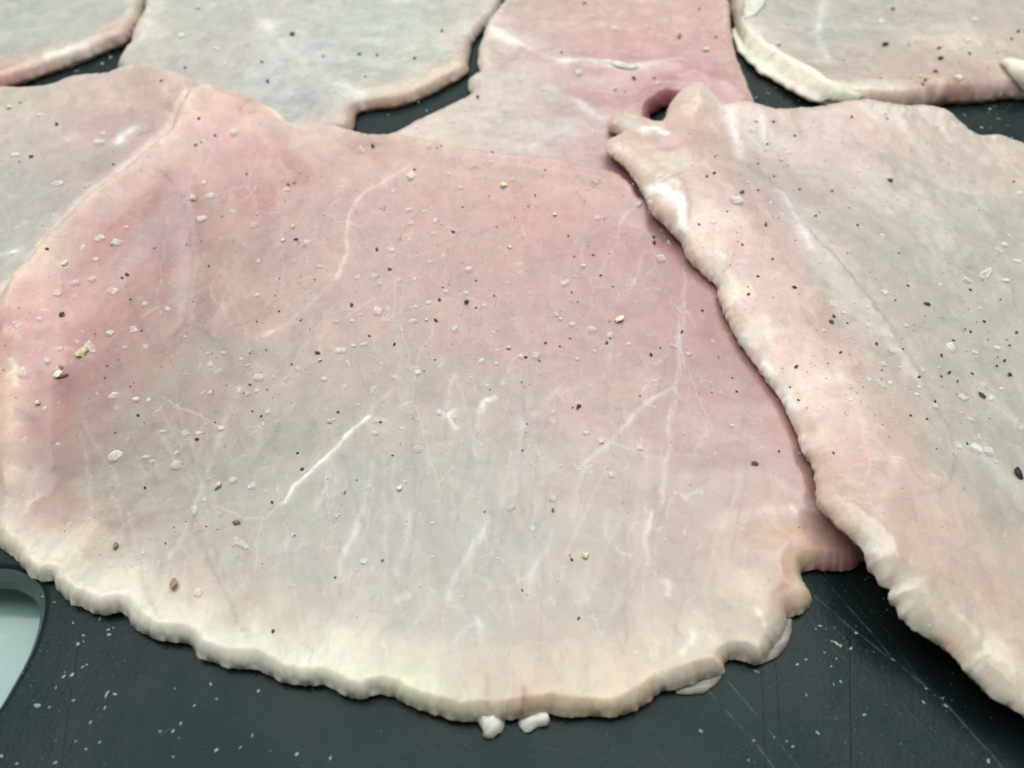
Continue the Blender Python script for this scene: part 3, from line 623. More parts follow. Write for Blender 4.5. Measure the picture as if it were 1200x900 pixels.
CUT['big'] = cutlet('big', A_OUT, .0035, .0021,
    [([(250, 150), (290, 150)], 1.4, 8), ([(206, 150), (175, 188), (108, 246), (48, 306), (12, 345)], .5, 3, 1), ([(240, 150), (200, 210), (130, 275), (70, 335)], 1.5, 7), ([(232, 112), (290, 122), (340, 150)], .4, 3, 1), ([(420, 158), (560, 184), (680, 200), (724, 212)], .35, 2.2, 1), ([(5, 380), (-5, 460), (0, 540)], 2.4, 6), ([(48, 420), (45, 500), (40, 560)], -.9, 3.5),
     ([(960, 640)], 1.2, 5), ([(910, 650), (900, 690)], .9, 5), ([(215, 210), (228, 290), (222, 350)], -.55, 3), ([(300, 145), (340, 190)], -.6, 3), ([(630, 250)], 1.1, 16),
     ([(880, 590), (960, 600)], -.6, 4), ([(500, 780), (300, 740)], .3, 6), ([(850, 560), (900, 600)], .6, 6), ([(572, 815), (573, 835)], -.25, 1.2), ([(612, 815), (614, 838)], -.3, 1.0)],
    [(240, 125, 228, 192, 172), (262, 165, 214, 164, 154), (300, 135, 226, 190, 172), (310, 175, 214, 162, 150), (215, 185, 216, 178, 162), (240, 215, 206, 160, 152), (160, 235, 208, 166, 154), (120, 270, 205, 158, 148), (60, 300, 216, 184, 162), (200, 240, 190, 152, 152), (190, 280, 184, 148, 152), (40, 340, 222, 170, 150), (30, 375, 222, 170, 156), (60, 400, 210, 160, 152), (100, 360, 206, 152, 144), (100, 320, 202, 156, 148), (160, 320, 198, 158, 150), (180, 350, 196, 160, 152), (70, 455, 180, 138, 134), (50, 430, 202, 158, 150), (110, 430, 190, 150, 144), (140, 390, 196, 158, 150), (15, 440, 226, 188, 168), (12, 490, 218, 188, 166), (45, 500, 188, 144, 138), (10, 550, 208, 182, 164), (60, 545, 172, 152, 146), (30, 580, 190, 164, 150),
     (250, 250, 202, 170, 160), (300, 230, 206, 160, 154), (340, 220, 204, 164, 156), (400, 190, 206, 172, 162), (380, 165, 214, 184, 168), (450, 180, 212, 176, 160), (440, 240, 202, 166, 160), (330, 280, 196, 168, 160), (390, 300, 200, 172, 162), (260, 310, 196, 170, 160), (500, 200, 212, 178, 162), (500, 250, 206, 168, 158), (560, 210, 212, 174, 160), (600, 240, 210, 166, 156), (660, 220, 212, 170, 158), (640, 270, 206, 160, 152), (700, 230, 212, 166, 154), (740, 260, 202, 154, 148), (700, 290, 198, 154, 148), (760, 300, 194, 148, 145), (570, 300, 204, 166, 157), (500, 310, 200, 166, 158), (450, 310, 198, 170, 162), (600, 330, 202, 164, 155), (680, 340, 198, 160, 154), (740, 350, 194, 158, 153), (800, 350, 190, 142, 138), (840, 390, 188, 134, 130), (800, 410, 188, 150, 146), (880, 450, 186, 140, 134), (850, 450, 188, 148, 142), (920, 520, 190, 146, 138), (870, 510, 190, 156, 148), (950, 580, 196, 152, 142),  # deep pink beside the folded cutlet, its contact shade painted in too
     (220, 350, 190, 168, 158), (290, 360, 192, 172, 162), (340, 380, 194, 174, 164), (260, 410, 184, 176, 166), (200, 400, 188, 168, 160), (320, 440, 186, 174, 166), (200, 450, 180, 170, 160), (150, 440, 188, 162, 154), (240, 480, 184, 166, 158), (160, 500, 174, 166, 156), (110, 500, 180, 158, 150), (200, 550, 168, 166, 156), (120, 560, 168, 164, 154), (280, 550, 170, 172, 164), (250, 600, 172, 172, 164), (330, 520, 176, 174, 166), (400, 440, 188, 176, 168), (400, 390, 196, 176, 166), (460, 360, 196, 172, 164), (460, 440, 186, 174, 168), (400, 500, 180, 176, 168), (400, 560, 172, 176, 170), (340, 600, 172, 176, 168), (470, 500, 184, 176, 170), (530, 460, 188, 176, 170), (540, 390, 196, 170, 162), (540, 540, 180, 178, 172), (470, 570, 174, 178, 172), (600, 400, 198, 168, 160), (600, 460, 190, 174, 168), (600, 540, 182, 176, 170), (660, 400, 198, 166, 160), (660, 480, 194, 172, 166), (660, 560, 186, 174, 168), (720, 420, 196, 164, 158), (720, 500, 196, 172, 162), (740, 460, 198, 172, 160), (730, 570, 188, 170, 164), (790, 490, 192, 160, 152), (800, 550, 188, 160, 156), (850, 560, 192, 168, 158), (860, 600, 198, 174, 162), (800, 610, 186, 166, 160),
     (80, 600, 186, 166, 152), (140, 620, 178, 166, 156), (200, 640, 178, 172, 164), (280, 650, 180, 176, 168), (360, 660, 178, 178, 172), (450, 640, 176, 178, 174), (540, 640, 176, 180, 175), (620, 640, 178, 178, 172), (700, 650, 184, 172, 166), (780, 660, 186, 170, 164), (850, 660, 196, 176, 162), (900, 620, 212, 190, 168), (930, 640, 216, 190, 164), (970, 640, 212, 178, 156), (1000, 650, 196, 150, 140), (920, 680, 214, 184, 158), (890, 690, 214, 196, 172), (860, 710, 205, 188, 168), (240, 695, 200, 188, 172), (320, 710, 196, 186, 172), (400, 720, 192, 188, 178), (480, 720, 184, 184, 176), (560, 720, 184, 184, 176), (640, 730, 190, 182, 172), (720, 720, 190, 178, 168), (790, 710, 190, 178, 168), (820, 740, 208, 196, 178), (400, 760, 214, 210, 190), (480, 770, 208, 202, 184), (560, 780, 206, 196, 178), (640, 780, 206, 194, 174), (710, 770, 214, 202, 178), (770, 760, 212, 202, 180), (160, 680, 210, 200, 178), (100, 640, 208, 194, 170)],
    [(0, 640, (232, 228, 210), 6), (60, 680, (234, 233, 220), 7), (120, 715, (236, 234, 224), 7), (200, 750, (235, 234, 222), 7), (300, 784, (233, 233, 220), 7), (400, 810, (232, 232, 216), 7), (480, 828, (228, 228, 202), 7), (550, 842, (222, 212, 184), 6), (620, 840, (212, 190, 162), 5), (690, 838, (222, 204, 172), 6), (750, 828, (218, 196, 166), 6), (800, 805, (214, 200, 180), 6), (845, 788, (214, 200, 180), 6), (885, 775, (212, 205, 190), 5), (920, 740, (206, 198, 186), 4), (948, 700, (228, 212, 186), 4), (940, 674, (226, 200, 172), 4), (980, 668, (214, 158, 138), 4), (1010, 655, (180, 126, 120), 3), (1000, 560, (185, 130, 122), 3), (900, 360, (182, 124, 120), 3), (800, 250, (185, 130, 126), 3),
     (740, 222, (210, 172, 158), 2.5), (680, 196, (216, 180, 162), 3), (600, 184, (218, 188, 168), 3), (500, 166, (222, 202, 182), 3.5), (400, 152, (218, 204, 188), 3), (345, 149, (236, 224, 206), 3), (300, 118, (230, 212, 190), 3.5), (230, 106, (232, 216, 194), 3.5), (205, 145, (238, 224, 204), 3.5), (170, 183, (236, 218, 198), 3.5), (100, 240, (236, 218, 194), 4), (38, 302, (238, 222, 196), 4.5), (5, 352, (238, 232, 212), 3.5), (-15, 440, (226, 196, 172), 6), (-15, 540, (214, 190, 168), 6)],
    [([(478, 195), (445, 215), (420, 232), (408, 262), (404, 300), (395, 325)], (228, 208, 198), .75, .8), ([(395, 325), (370, 350), (340, 375), (312, 393)], (216, 196, 186), .9, .6), ([(318, 388), (310, 392)], (232, 236, 230), 1.2, .7),
     ([(432, 487), (405, 510), (380, 538), (355, 560), (330, 588)], (234, 236, 232), .55, 1.0), ([(388, 538), (382, 570), (375, 590)], (212, 214, 210), .8, .4), ([(432, 487), (445, 468), (466, 448), (465, 400), (468, 350)], (208, 206, 206), 1.1, .5),
     ([(522, 478), (526, 460), (531, 442)], (222, 220, 220), 1.0, .7), ([(514, 484), (524, 486), (532, 480)], (232, 232, 230), .6, .8), ([(524, 486), (534, 500)], (226, 226, 224), .5, .7), ([(520, 420), (516, 430)], (222, 218, 214), 1.0, .6),
     ([(563, 480), (566, 470), (580, 466)], (238, 236, 234), .7, .9), ([(562, 484), (560, 500)], (218, 216, 214), .9, .5),
     ([(800, 300), (802, 360), (797, 400), (793, 450), (786, 480)], (214, 200, 200), .8, .6), ([(796, 380), (795, 420)], (216, 212, 214), .9, .4), ([(786, 480), (784, 510), (780, 550), (776, 590)], (222, 208, 204), .8, .7),
     ([(790, 455), (772, 462), (752, 476), (735, 494), (718, 512), (704, 524), (682, 545)], (222, 208, 198), .9, .8), ([(682, 525), (679, 560), (672, 605)], (208, 200, 200), .9, .5), ([(715, 400), (712, 435), (690, 448), (650, 462), (625, 486), (605, 505)], (206, 200, 202), 1.4, .5),
     ([(608, 488), (612, 500)], (218, 222, 226), 1.6, .5), ([(610, 510), (606, 560), (604, 575)], (200, 200, 200), .9, .4),
     ([(282, 455), (270, 475), (262, 500), (255, 520)], (212, 206, 200), 1.6, .6), ([(255, 520), (243, 555), (228, 590), (218, 620), (200, 650)], (206, 206, 202), .8, .55), ([(438, 540), (430, 580), (425, 605), (412, 630), (404, 650)], (212, 214, 214), .8, .6), ([(424, 598), (410, 635), (398, 660), (400, 680)], (222, 224, 224), .9, .6),
     ([(482, 600), (472, 640), (466, 672)], (208, 210, 210), 1.2, .55), ([(572, 605), (562, 628), (545, 655), (532, 680), (526, 700)], (212, 216, 218), 1.0, .65), ([(560, 730), (545, 736), (536, 748), (532, 765)], (212, 214, 218), .9, .6), ([(558, 727), (564, 735)], (226, 226, 230), .6, .7), ([(562, 735), (564, 752)], (210, 208, 208), .9, .5),
     ([(46, 544), (40, 560), (36, 575), (30, 600)], (216, 210, 200), .9, .6), ([(648, 620), (640, 645), (622, 668), (620, 700)], (208, 210, 212), .9, .6), ([(624, 664), (621, 676)], (220, 220, 220), .6, .5), ([(688, 660), (684, 690), (680, 715)], (204, 202, 202), 1.3, .45),
     ([(762, 600), (758, 625), (759, 660)], (224, 218, 212), .6, .7), ([(712, 600), (710, 630)], (216, 210, 208), .6, .5), ([(780, 680), (784, 688), (782, 698)], (226, 220, 214), .5, .7),
     ([(50, 350), (45, 370), (39, 400), (34, 425)], (222, 188, 180), .8, .6), ([(12, 388), (30, 400), (52, 402), (60, 407), (85, 410), (104, 416)], (224, 190, 182), .7, .6), ([(735, 248), (728, 262), (722, 282), (708, 310), (698, 325)], (212, 188, 186), .8, .55),
     ([(750, 240), (733, 250), (728, 262)], (224, 208, 206), 1.2, .5), ([(860, 478), (868, 488), (862, 500), (880, 512)], (214, 196, 188), 1.2, .5), ([(800, 560), (850, 555), (900, 560), (950, 590)], (214, 198, 190), 1.6, .5), ([(830, 620), (870, 600), (940, 596)], (220, 202, 190), 1.4, .4), ([(928, 594), (934, 600)], (240, 236, 214), 1.0, .9), ([(946, 594), (952, 598)], (214, 208, 216), 1.2, .8),
     ([(752, 792), (764, 760)], (206, 190, 176), 1.0, .4), ([(800, 765), (812, 752), (814, 745)], (240, 244, 230), 1.0, .95), ([(772, 793), (780, 790)], (236, 232, 220), 1.1, .8), ([(888, 716), (893, 724), (896, 730)], (236, 238, 226), .7, .9), ([(905, 705), (898, 722)], (226, 216, 200), .9, .5),
     ([(566, 600), (567, 640)], (204, 206, 206), .8, .4), ([(500, 700), (470, 760)], (204, 206, 198), 1.2, .35), ([(330, 640), (318, 700)], (200, 202, 196), 1.2, .35), ([(206, 128), (202, 150), (190, 168)], (240, 232, 216), 1.2, .5), ([(325, 135), (345, 148)], (240, 230, 214), 1.2, .6), ([(14, 420), (17, 432), (10, 440)], (246, 240, 214), .9, 1.0), ([(18, 440), (20, 452)], (240, 232, 205), .9, .8),
     ([(20, 415), (32, 425), (36, 436)], (228, 190, 182), 1.6, .5), ([(12, 470), (18, 490), (6, 510)], (226, 206, 184), 2.2, .6),
     # darker seams between muscles
     ([(188, 200), (212, 228), (222, 270), (226, 310), (222, 345), (216, 380)], (166, 138, 140), .7, .6), ([(216, 380), (238, 388), (256, 402), (268, 420)], (160, 146, 142), .7, .5), ([(154, 350), (163, 380), (182, 404), (196, 415)], (170, 140, 136), .6, .5), ([(74, 335), (76, 350), (84, 360)], (182, 130, 126), .6, .6), ([(20, 480), (48, 500), (50, 540), (46, 560)], (160, 128, 122), 1.3, .45),
     ([(130, 440), (170, 470), (182, 500)], (164, 148, 140), .9, .35), ([(150, 490), (180, 520), (230, 545)], (160, 148, 142), 1.1, .35), ([(536, 440), (580, 468), (606, 486), (640, 470)], (168, 158, 158), .7, .35), ([(612, 488), (660, 512), (684, 520)], (168, 156, 158), .7, .35), ([(545, 520), (556, 550), (566, 600)], (160, 156, 154), .6, .35), ([(466, 350), (466, 430), (500, 460), (560, 475)], (166, 156, 156), .6, .3),
     ([(500, 600), (508, 640), (516, 680)], (160, 160, 158), .7, .35), ([(530, 620), (540, 650), (548, 720)], (160, 160, 158), .7, .3), ([(574, 635), (590, 660), (610, 690)], (162, 160, 158), .7, .3), ([(700, 715), (720, 740), (730, 765)], (166, 156, 150), .8, .35), ([(426, 610), (440, 640), (480, 715)], (160, 160, 158), .7, .3),
     ([(860, 480), (890, 515), (920, 560)], (184, 140, 134), 1.6, .4), ([(876, 600), (920, 630), (990, 640)], (196, 160, 146), 1.3, .35), ([(940, 610), (962, 628), (978, 645)], (184, 158, 160), 1.8, .6), ([(920, 665), (918, 690), (926, 712)], (208, 156, 130), 1.1, .6), ([(612, 810), (614, 825), (613, 838)], (172, 128, 100), .6, .8), ([(570, 795), (573, 828)], (190, 160, 138), .8, .6), ([(785, 515), (784, 520)], (196, 90, 84), .25, .7), ([(795, 440), (798, 447)], (205, 130, 120), .25, .5)] + FIB,
    'largest pork cutlet, in the middle, pink at the top with a ragged cream lower rim', cell=.00025, seed=600, rim_w=.8, sag=.3, rough_top=.14, even=.2, deep=1.36, tint=(0.985, 0.955, 0.93), drape=.0042, lifts=[([(60, 690), (200, 752), (400, 812), (570, 842), (700, 838), (800, 805)], .3, 4)])
# B: the right one, folded edge across A
CUT['right'] = cutlet('right', [(714, 143), (722, 135), (742, 133), (758, 141), (770, 146), (779, 140), (784, 124), (794, 110), (808, 103), (824, 100), (836, 112), (848, 125), (870, 121), (905, 128), (935, 128), (960, 126), (985, 121), (1015, 117), (1040, 122), (1062, 126), (1082, 125), (1110, 132), (1128, 148), (1146, 161), (1170, 162), (1200, 172), (1290, 200), (1450, 330), (1520, 600), (1500, 880), (1350, 930), (1260, 880), (1198, 838), (1172, 824), (1150, 806), (1130, 785), (1116, 766), (1098, 752), (1082, 744), (1062, 728), (1052, 722), (1052, 712), (1041, 700), (1045, 690), (1032, 684), (1022, 668), (1014, 655), (1013, 645), (990, 622), (972, 605), (958, 590), (955, 566), (952, 545), (941, 528), (934, 508), (924, 488), (914, 465), (902, 448), (888, 430), (866, 400), (856, 378), (842, 350), (840, 334), (826, 320), (806, 302), (800, 288), (796, 280), (778, 262), (762, 246), (756, 230), (740, 206), (728, 190), (712, 176), (711, 167), (720, 162), (726, 158), (720, 154), (713, 150)],
    .0036, .0036,
    [([(835, 150), (865, 240), (925, 340), (985, 440), (1035, 530), (1100, 610), (1180, 700), (1300, 770)], .7, 13), ([(828, 110), (790, 150), (800, 190)], 1.6, 5), ([(858, 150), (930, 260), (1010, 390), (1110, 500), (1200, 590)], -1.0, 8), ([(810, 165), (778, 175)], .8, 3), ([(772, 222), (790, 232), (798, 250), (796, 275)], .7, 1.8, 1),
     ([(1000, 160)], 1.0, 14), ([(1060, 560)], .6, 10), ([(770, 210)], .5, 4), ([(736, 155), (760, 165)], -.9, 2.0)],
    [(730, 145, 212, 194, 168), (722, 168, 224, 210, 184), (745, 180, 222, 200, 176), (760, 160, 216, 180, 160), (775, 190, 218, 204, 180), (800, 125, 224, 198, 174), (825, 110, 226, 208, 184), (810, 140, 222, 190, 166), (790, 165, 214, 172, 154), (820, 165, 216, 178, 162), (845, 145, 208, 176, 160), (850, 180, 206, 178, 164), (780, 215, 218, 200, 176), (830, 210, 214, 182, 166), (770, 245, 216, 190, 166), (820, 250, 218, 190, 170), (870, 240, 210, 180, 166), (815, 290, 222, 196, 170), (860, 300, 212, 174, 160), (905, 300, 206, 176, 162), (850, 340, 222, 202, 176), (900, 360, 212, 178, 164), (950, 370, 205, 176, 162), (875, 390, 222, 200, 176), (930, 420, 212, 178, 162), (980, 420, 206, 182, 166), (920, 460, 220, 196, 172), (980, 480, 212, 180, 162), (1040, 480, 202, 184, 168), (940, 510, 216, 186, 164), (1000, 530, 208, 168, 152), (1060, 540, 200, 178, 160), (970, 580, 208, 180, 158), (1040, 600, 204, 178, 156), (1100, 580, 202, 184, 164), (1010, 630, 206, 186, 160), (1060, 660, 204, 180, 156), (1120, 640, 204, 184, 164), (1050, 700, 200, 190, 166), (1100, 720, 206, 186, 160), (1150, 700, 206, 184, 162), (1130, 770, 200, 192, 164), (1180, 770, 206, 188, 164), (1190, 650, 198, 184, 166), (1180, 820, 200, 192, 166), (1250, 780, 200, 186, 164),
     (880, 150, 212, 196, 178), (905, 165, 206, 188, 174), (890, 200, 192, 180, 168), (880, 215, 196, 176, 166), (925, 230, 186, 178, 170), (950, 170, 206, 182, 168), (1000, 140, 210, 184, 168), (1000, 190, 204, 180, 168), (960, 260, 186, 180, 170), (1050, 160, 208, 190, 172), (1100, 170, 202, 188, 172), (1150, 190, 196, 186, 172), (1190, 200, 204, 186, 170), (1060, 220, 190, 184, 172), (1020, 260, 186, 180, 170), (1120, 250, 180, 182, 170), (1180, 260, 178, 180, 168), (980, 320, 186, 180, 168), (1060, 300, 180, 182, 170), (1130, 320, 176, 180, 168), (1190, 340, 176, 180, 168), (1020, 370, 188, 180, 168), (1080, 380, 180, 180, 168), (1150, 390, 176, 180, 168), (1050, 430, 190, 180, 166), (1120, 440, 178, 180, 168), (1190, 430, 174, 178, 166), (1120, 500, 178, 176, 164), (1180, 500, 176, 178, 166), (1160, 550, 182, 182, 170), (1190, 590, 178, 174, 162), (1130, 540, 192, 186, 172), (1300, 400, 178, 180, 168)],
    [(716, 143, (212, 190, 162), 2), (715, 170, (230, 216, 190), 3), (745, 215, (222, 198, 170), 3), (775, 258, (222, 190, 166), 3), (805, 300, (226, 202, 176), 4), (840, 345, (232, 222, 200), 4.5), (870, 400, (230, 214, 190), 4.5), (900, 445, (232, 220, 200), 4.5), (930, 500, (226, 206, 182), 4.5), (955, 560, (216, 192, 164), 4.5), (985, 620, (212, 196, 168), 5), (1015, 650, (214, 212, 192), 5), (1050, 715, (222, 220, 200), 7), (1120, 770, (222, 218, 194), 8), (1200, 838, (224, 218, 192), 8),
     (785, 125, (228, 202, 178), 2.5), (825, 101, (230, 212, 190), 2.5), (850, 124, (236, 228, 212), 3), (905, 128, (226, 218, 200), 3), (985, 121, (214, 204, 184), 3), (1060, 125, (214, 208, 186), 4), (1128, 146, (226, 218, 196), 5), (1200, 172, (222, 206, 186), 5)],
    [([(757, 225), (778, 222), (792, 232), (799, 246), (797, 264), (796, 280)], (255, 255, 248), 1.5, 1.3), ([(754, 152), (768, 150), (782, 156)], (255, 255, 248), 1.1, 1.2), ([(851, 122), (858, 140), (863, 160), (866, 182)], (236, 232, 224), 1.9, .9), ([(893, 130), (895, 148), (898, 166)], (232, 228, 220), 1.4, .8), ([(866, 182), (880, 205), (900, 224), (914, 232)], (206, 200, 196), 1.2, .5), ([(915, 224), (920, 232), (925, 241)], (230, 226, 222), 1.1, .8), ([(932, 250), (940, 266), (946, 280), (952, 290)], (226, 222, 218), 1.3, .75), ([(944, 262), (956, 274), (964, 285)], (206, 200, 192), 1.0, .5), ([(878, 190), (900, 210), (915, 222)], (176, 164, 162), 1.0, .5),
     ([(895, 372), (900, 385), (903, 398)], (232, 212, 198), 1.1, .7), ([(830, 298), (840, 296), (848, 302)], (238, 232, 216), .9, .7), ([(868, 255), (872, 262), (880, 254)], (230, 206, 196), .8, .5), ([(855, 328), (862, 345), (856, 352)], (240, 234, 218), 1.3, .8), ([(868, 396), (876, 404)], (244, 242, 228), 1.5, .9), ([(893, 428), (900, 440)], (248, 246, 236), 1.5, 1.0), ([(914, 462), (926, 476)], (246, 244, 234), 1.6, 1.0), ([(1018, 640), (1024, 644)], (240, 246, 244), .9, 1.0), ([(938, 515), (944, 525)], (234, 224, 206), 1.3, .8),
     ([(985, 430), (1000, 450), (1020, 468), (1030, 475)], (196, 176, 164), .6, .2), ([(960, 440), (985, 445)], (226, 208, 196), 1.6, .5), ([(985, 424), (986, 440)], (228, 214, 204), .9, .6), ([(1050, 540), (1040, 570), (1030, 600), (1025, 615)], (220, 204, 186), 1.0, .5), ([(1060, 545), (1090, 560)], (214, 200, 182), 1.6, .5),
     ([(1140, 525), (1160, 545), (1180, 565), (1195, 575)], (204, 206, 196), 2.4, .7), ([(1170, 482), (1190, 498)], (204, 208, 196), 2.6, .6), ([(950, 195), (1000, 215), (1040, 218)], (190, 170, 160), 1.6, .35), ([(965, 170), (980, 185), (1010, 195)], (188, 168, 158), 1.4, .35), ([(1100, 215), (1150, 232)], (206, 206, 196), 2, .4), ([(1080, 225), (1100, 245)], (208, 206, 196), 1.6, .35), ([(1160, 170), (1175, 190)], (216, 204, 188), 1.2, .5),
     ([(836, 330), (842, 350), (850, 362)], (214, 170, 150), .9, .5), ([(1110, 755), (1118, 765)], (226, 180, 140), 1.1, .7), ([(1060, 690), (1100, 700), (1140, 690)], (214, 200, 180), 1.6, .4), ([(1090, 640), (1130, 645), (1160, 655)], (214, 202, 184), 1.6, .4), ([(1100, 610), (1140, 590)], (212, 196, 178), 1.6, .35), ([(760, 160), (748, 172)], (210, 168, 150), 1.0, .6), ([(850, 150), (880, 215), (915, 270)], (214, 190, 176), 1.2, .35)],
    'pork cutlet folded along its edge, lying over the side of the largest one', cell=.00028, seed=700, rim_w=.5, drape=.0065, dil=14, deep=1.12, even=.2, lifts=[([(1035, 690), (1110, 745), (1200, 820), (1300, 880)], 5.5, 15)])

# pieces of fat on the cutlets
R_ = CUT
strip('fat_tag', [(560, 828), (568, 840), (577, 852), (584, 862)], [.6, .9, 1.3, 1.2], M_FAT, R_['big'], flat=.8, on_board=True, seed=3, lumpy=.6)
strip('fat_tag', [(638, 828), (632, 838), (622, 846), (612, 856)], [1.0, 1.5, 1.45, 1.0], M_FAT, R_['big'], flat=.7, on_board=True, seed=9, lumpy=.65)
strip('gristle', [(792, 811), (808, 808), (822, 803), (838, 796), (846, 788)], [.2, .6, .8, .7, .3], M_GRISTLE, R_['big'], flat=.7, on_board=True, seed=61, lumpy=.5)
strip('gristle', [(888, 776), (902, 768), (914, 752), (921, 736), (926, 724)], [.2, .7, .9, .8, .3], M_GRISTLE, R_['big'], flat=.8, on_board=True, seed=67, lumpy=.5)
strip('fat_rim', [(862, 30), (872, 50), (890, 66), (915, 80), (940, 94), (962, 106), (990, 110), (1012, 112)], [.8, 2.0, 3.0, 3.4, 3.6, 3.8, 2.6, .3], M_CREAM, R_['far_right'], flat=.32, sink=.85, seed=25, lumpy=.22)
strip('fat_patch', [(886, -6), (884, 6), (876, 18), (868, 22)], [1.6, 2.6, 2.2, 1.0], M_FAT, R_['far_right'], flat=.2, sink=.6, lumpy=.5, seed=31)
strip('fat_lump', [(1172, 74), (1184, 80), (1198, 92), (1215, 98)], [1.6, 2.6, 2.9, 2.4], M_CREAM, R_['far_right'], flat=.7, sink=.3, seed=35)
strip('crease_fat', [(668, 70), (690, 70), (712, 73), (736, 78), (748, 77)], [.5, .9, 1.3, 1.2, .5], M_FAT, R_['fold'], flat=.4, sink=.8, seed=45, lumpy=.5)

# ------------------------------------------------------------------ salt, pepper and crumbs
def grain_mesh(name, kind, seed, mat):
    r = random.Random(seed); bm = bmesh.new()
    if kind == 'salt':
        bmesh.ops.create_cube(bm, size=1.0)
        bmesh.ops.bevel(bm, geom=list(bm.edges), offset=r.uniform(.12, .28), segments=1, affect='EDGES')
        sx, sy, sz = r.uniform(.75, 1.1), r.uniform(.6, .9), r.uniform(.4, .6); j = .10
    elif kind == 'rod':
        bmesh.ops.create_cube(bm, size=1.0)
        bmesh.ops.bevel(bm, geom=list(bm.edges), offset=.3, segments=1, affect='EDGES')
        sx, sy, sz = 1.1, .42, .28; j = .09
    else:
        bmesh.ops.create_icosphere(bm, subdivisions=1, radius=.5)
        sx, sy, sz = r.uniform(.95, 1.25), r.uniform(.5, .85), r.uniform(.28, .5); j = .10
    for v in bm.verts:
        v.co = Vector((v.co.x * sx + r.uniform(-j, j), v.co.y * sy + r.uniform(-j, j), v.co.z * sz + r.uniform(-j, j) * .6))
    me = bpy.data.meshes.new(name); bm.to_mesh(me); bm.free(); me.materials.append(mat)
    return me
MS = [grain_mesh('salt_grain', 'salt', i, M_SALTW if i % 3 == 0 else M_SALT) for i in range(9)]
MROD = grain_mesh('salt_grain', 'rod', 50, M_SALT)
MP = [grain_mesh('pepper_flake', 'flake', 100 + i, M_PEPPER) for i in range(8)]
MB = [grain_mesh('pepper_flake', 'flake', 130 + i, M_BROWN) for i in range(4)]
MH = [grain_mesh('pepper_husk', 'flake', 160 + i, M_HUSK) for i in range(5)]
MC = [grain_mesh('crumb', 'flake', 190 + i, M_CRUMB) for i in range(6)]
rnd = random.Random(11)
def where(u, v):
    """which cutlet a spot of the photograph lies on (by the traced outlines), for its label and group"""
    for key in ('right', 'big', 'left', 'fold', 'far_mid', 'far_right', 'far_left'):
        if pin(u, v, OUT[key]): return key
    return 'board'
def pin(u, v, poly):
    c = False; n = len(poly)
    for i in range(n):
        (x0, y0), (x1, y1) = poly[i], poly[(i + 1) % n]
        if (y0 > v) != (y1 > v) and u < (v - y0) / (y1 - y0) * (x1 - x0) + x0: c = not c
    return c
OUT = {k: v for k, v in OUTLINES.items()}
PLACE = {'right': 'the folded cutlet', 'big': 'the largest cutlet', 'left': 'the cutlet under the largest one\'s upper edge', 'fold': 'the far pink cutlet with the crease',
         'far_mid': 'the far grey cutlet', 'far_right': 'the far cutlet with the fat strip', 'far_left': 'the far corner cutlet', 'board': 'the bare cutting board'}
def put(me, u, v, s, name, label, cat, group, sink=.12, yaw=None, tilt=.25, flat=1.0):
    x, y, z = onto(TOP, float(u), float(v)); x, y, z = float(x), float(y), float(z)
    d = math.sqrt(x * x + y * y + (z - CAMH) ** 2)
    w = s * d / FPX                       # traced size in pixels to metres
    e = .0009
    hx = float(sample(TOP, x + e, y) - sample(TOP, x - e, y)) / (2 * e); hy = float(sample(TOP, x, y + e) - sample(TOP, x, y - e)) / (2 * e)
    nrm = Vector((-max(-1.5, min(1.5, hx)), -max(-1.5, min(1.5, hy)), 1)).normalized()
    o = link(name, me, None, Vector((x, y, z)) + nrm * w * (.25 - sink))
    q = nrm.to_track_quat('Z', 'Y')
    from mathutils import Euler
    o.rotation_mode = 'QUATERNION'
    o.rotation_quaternion = q @ Euler((rnd.uniform(-tilt, tilt), rnd.uniform(-tilt, tilt), rnd.uniform(0, 6.28) if yaw is None else yaw)).to_quaternion()
    o.scale = (w, w, w * flat)
    return tag(o, label, cat, group)
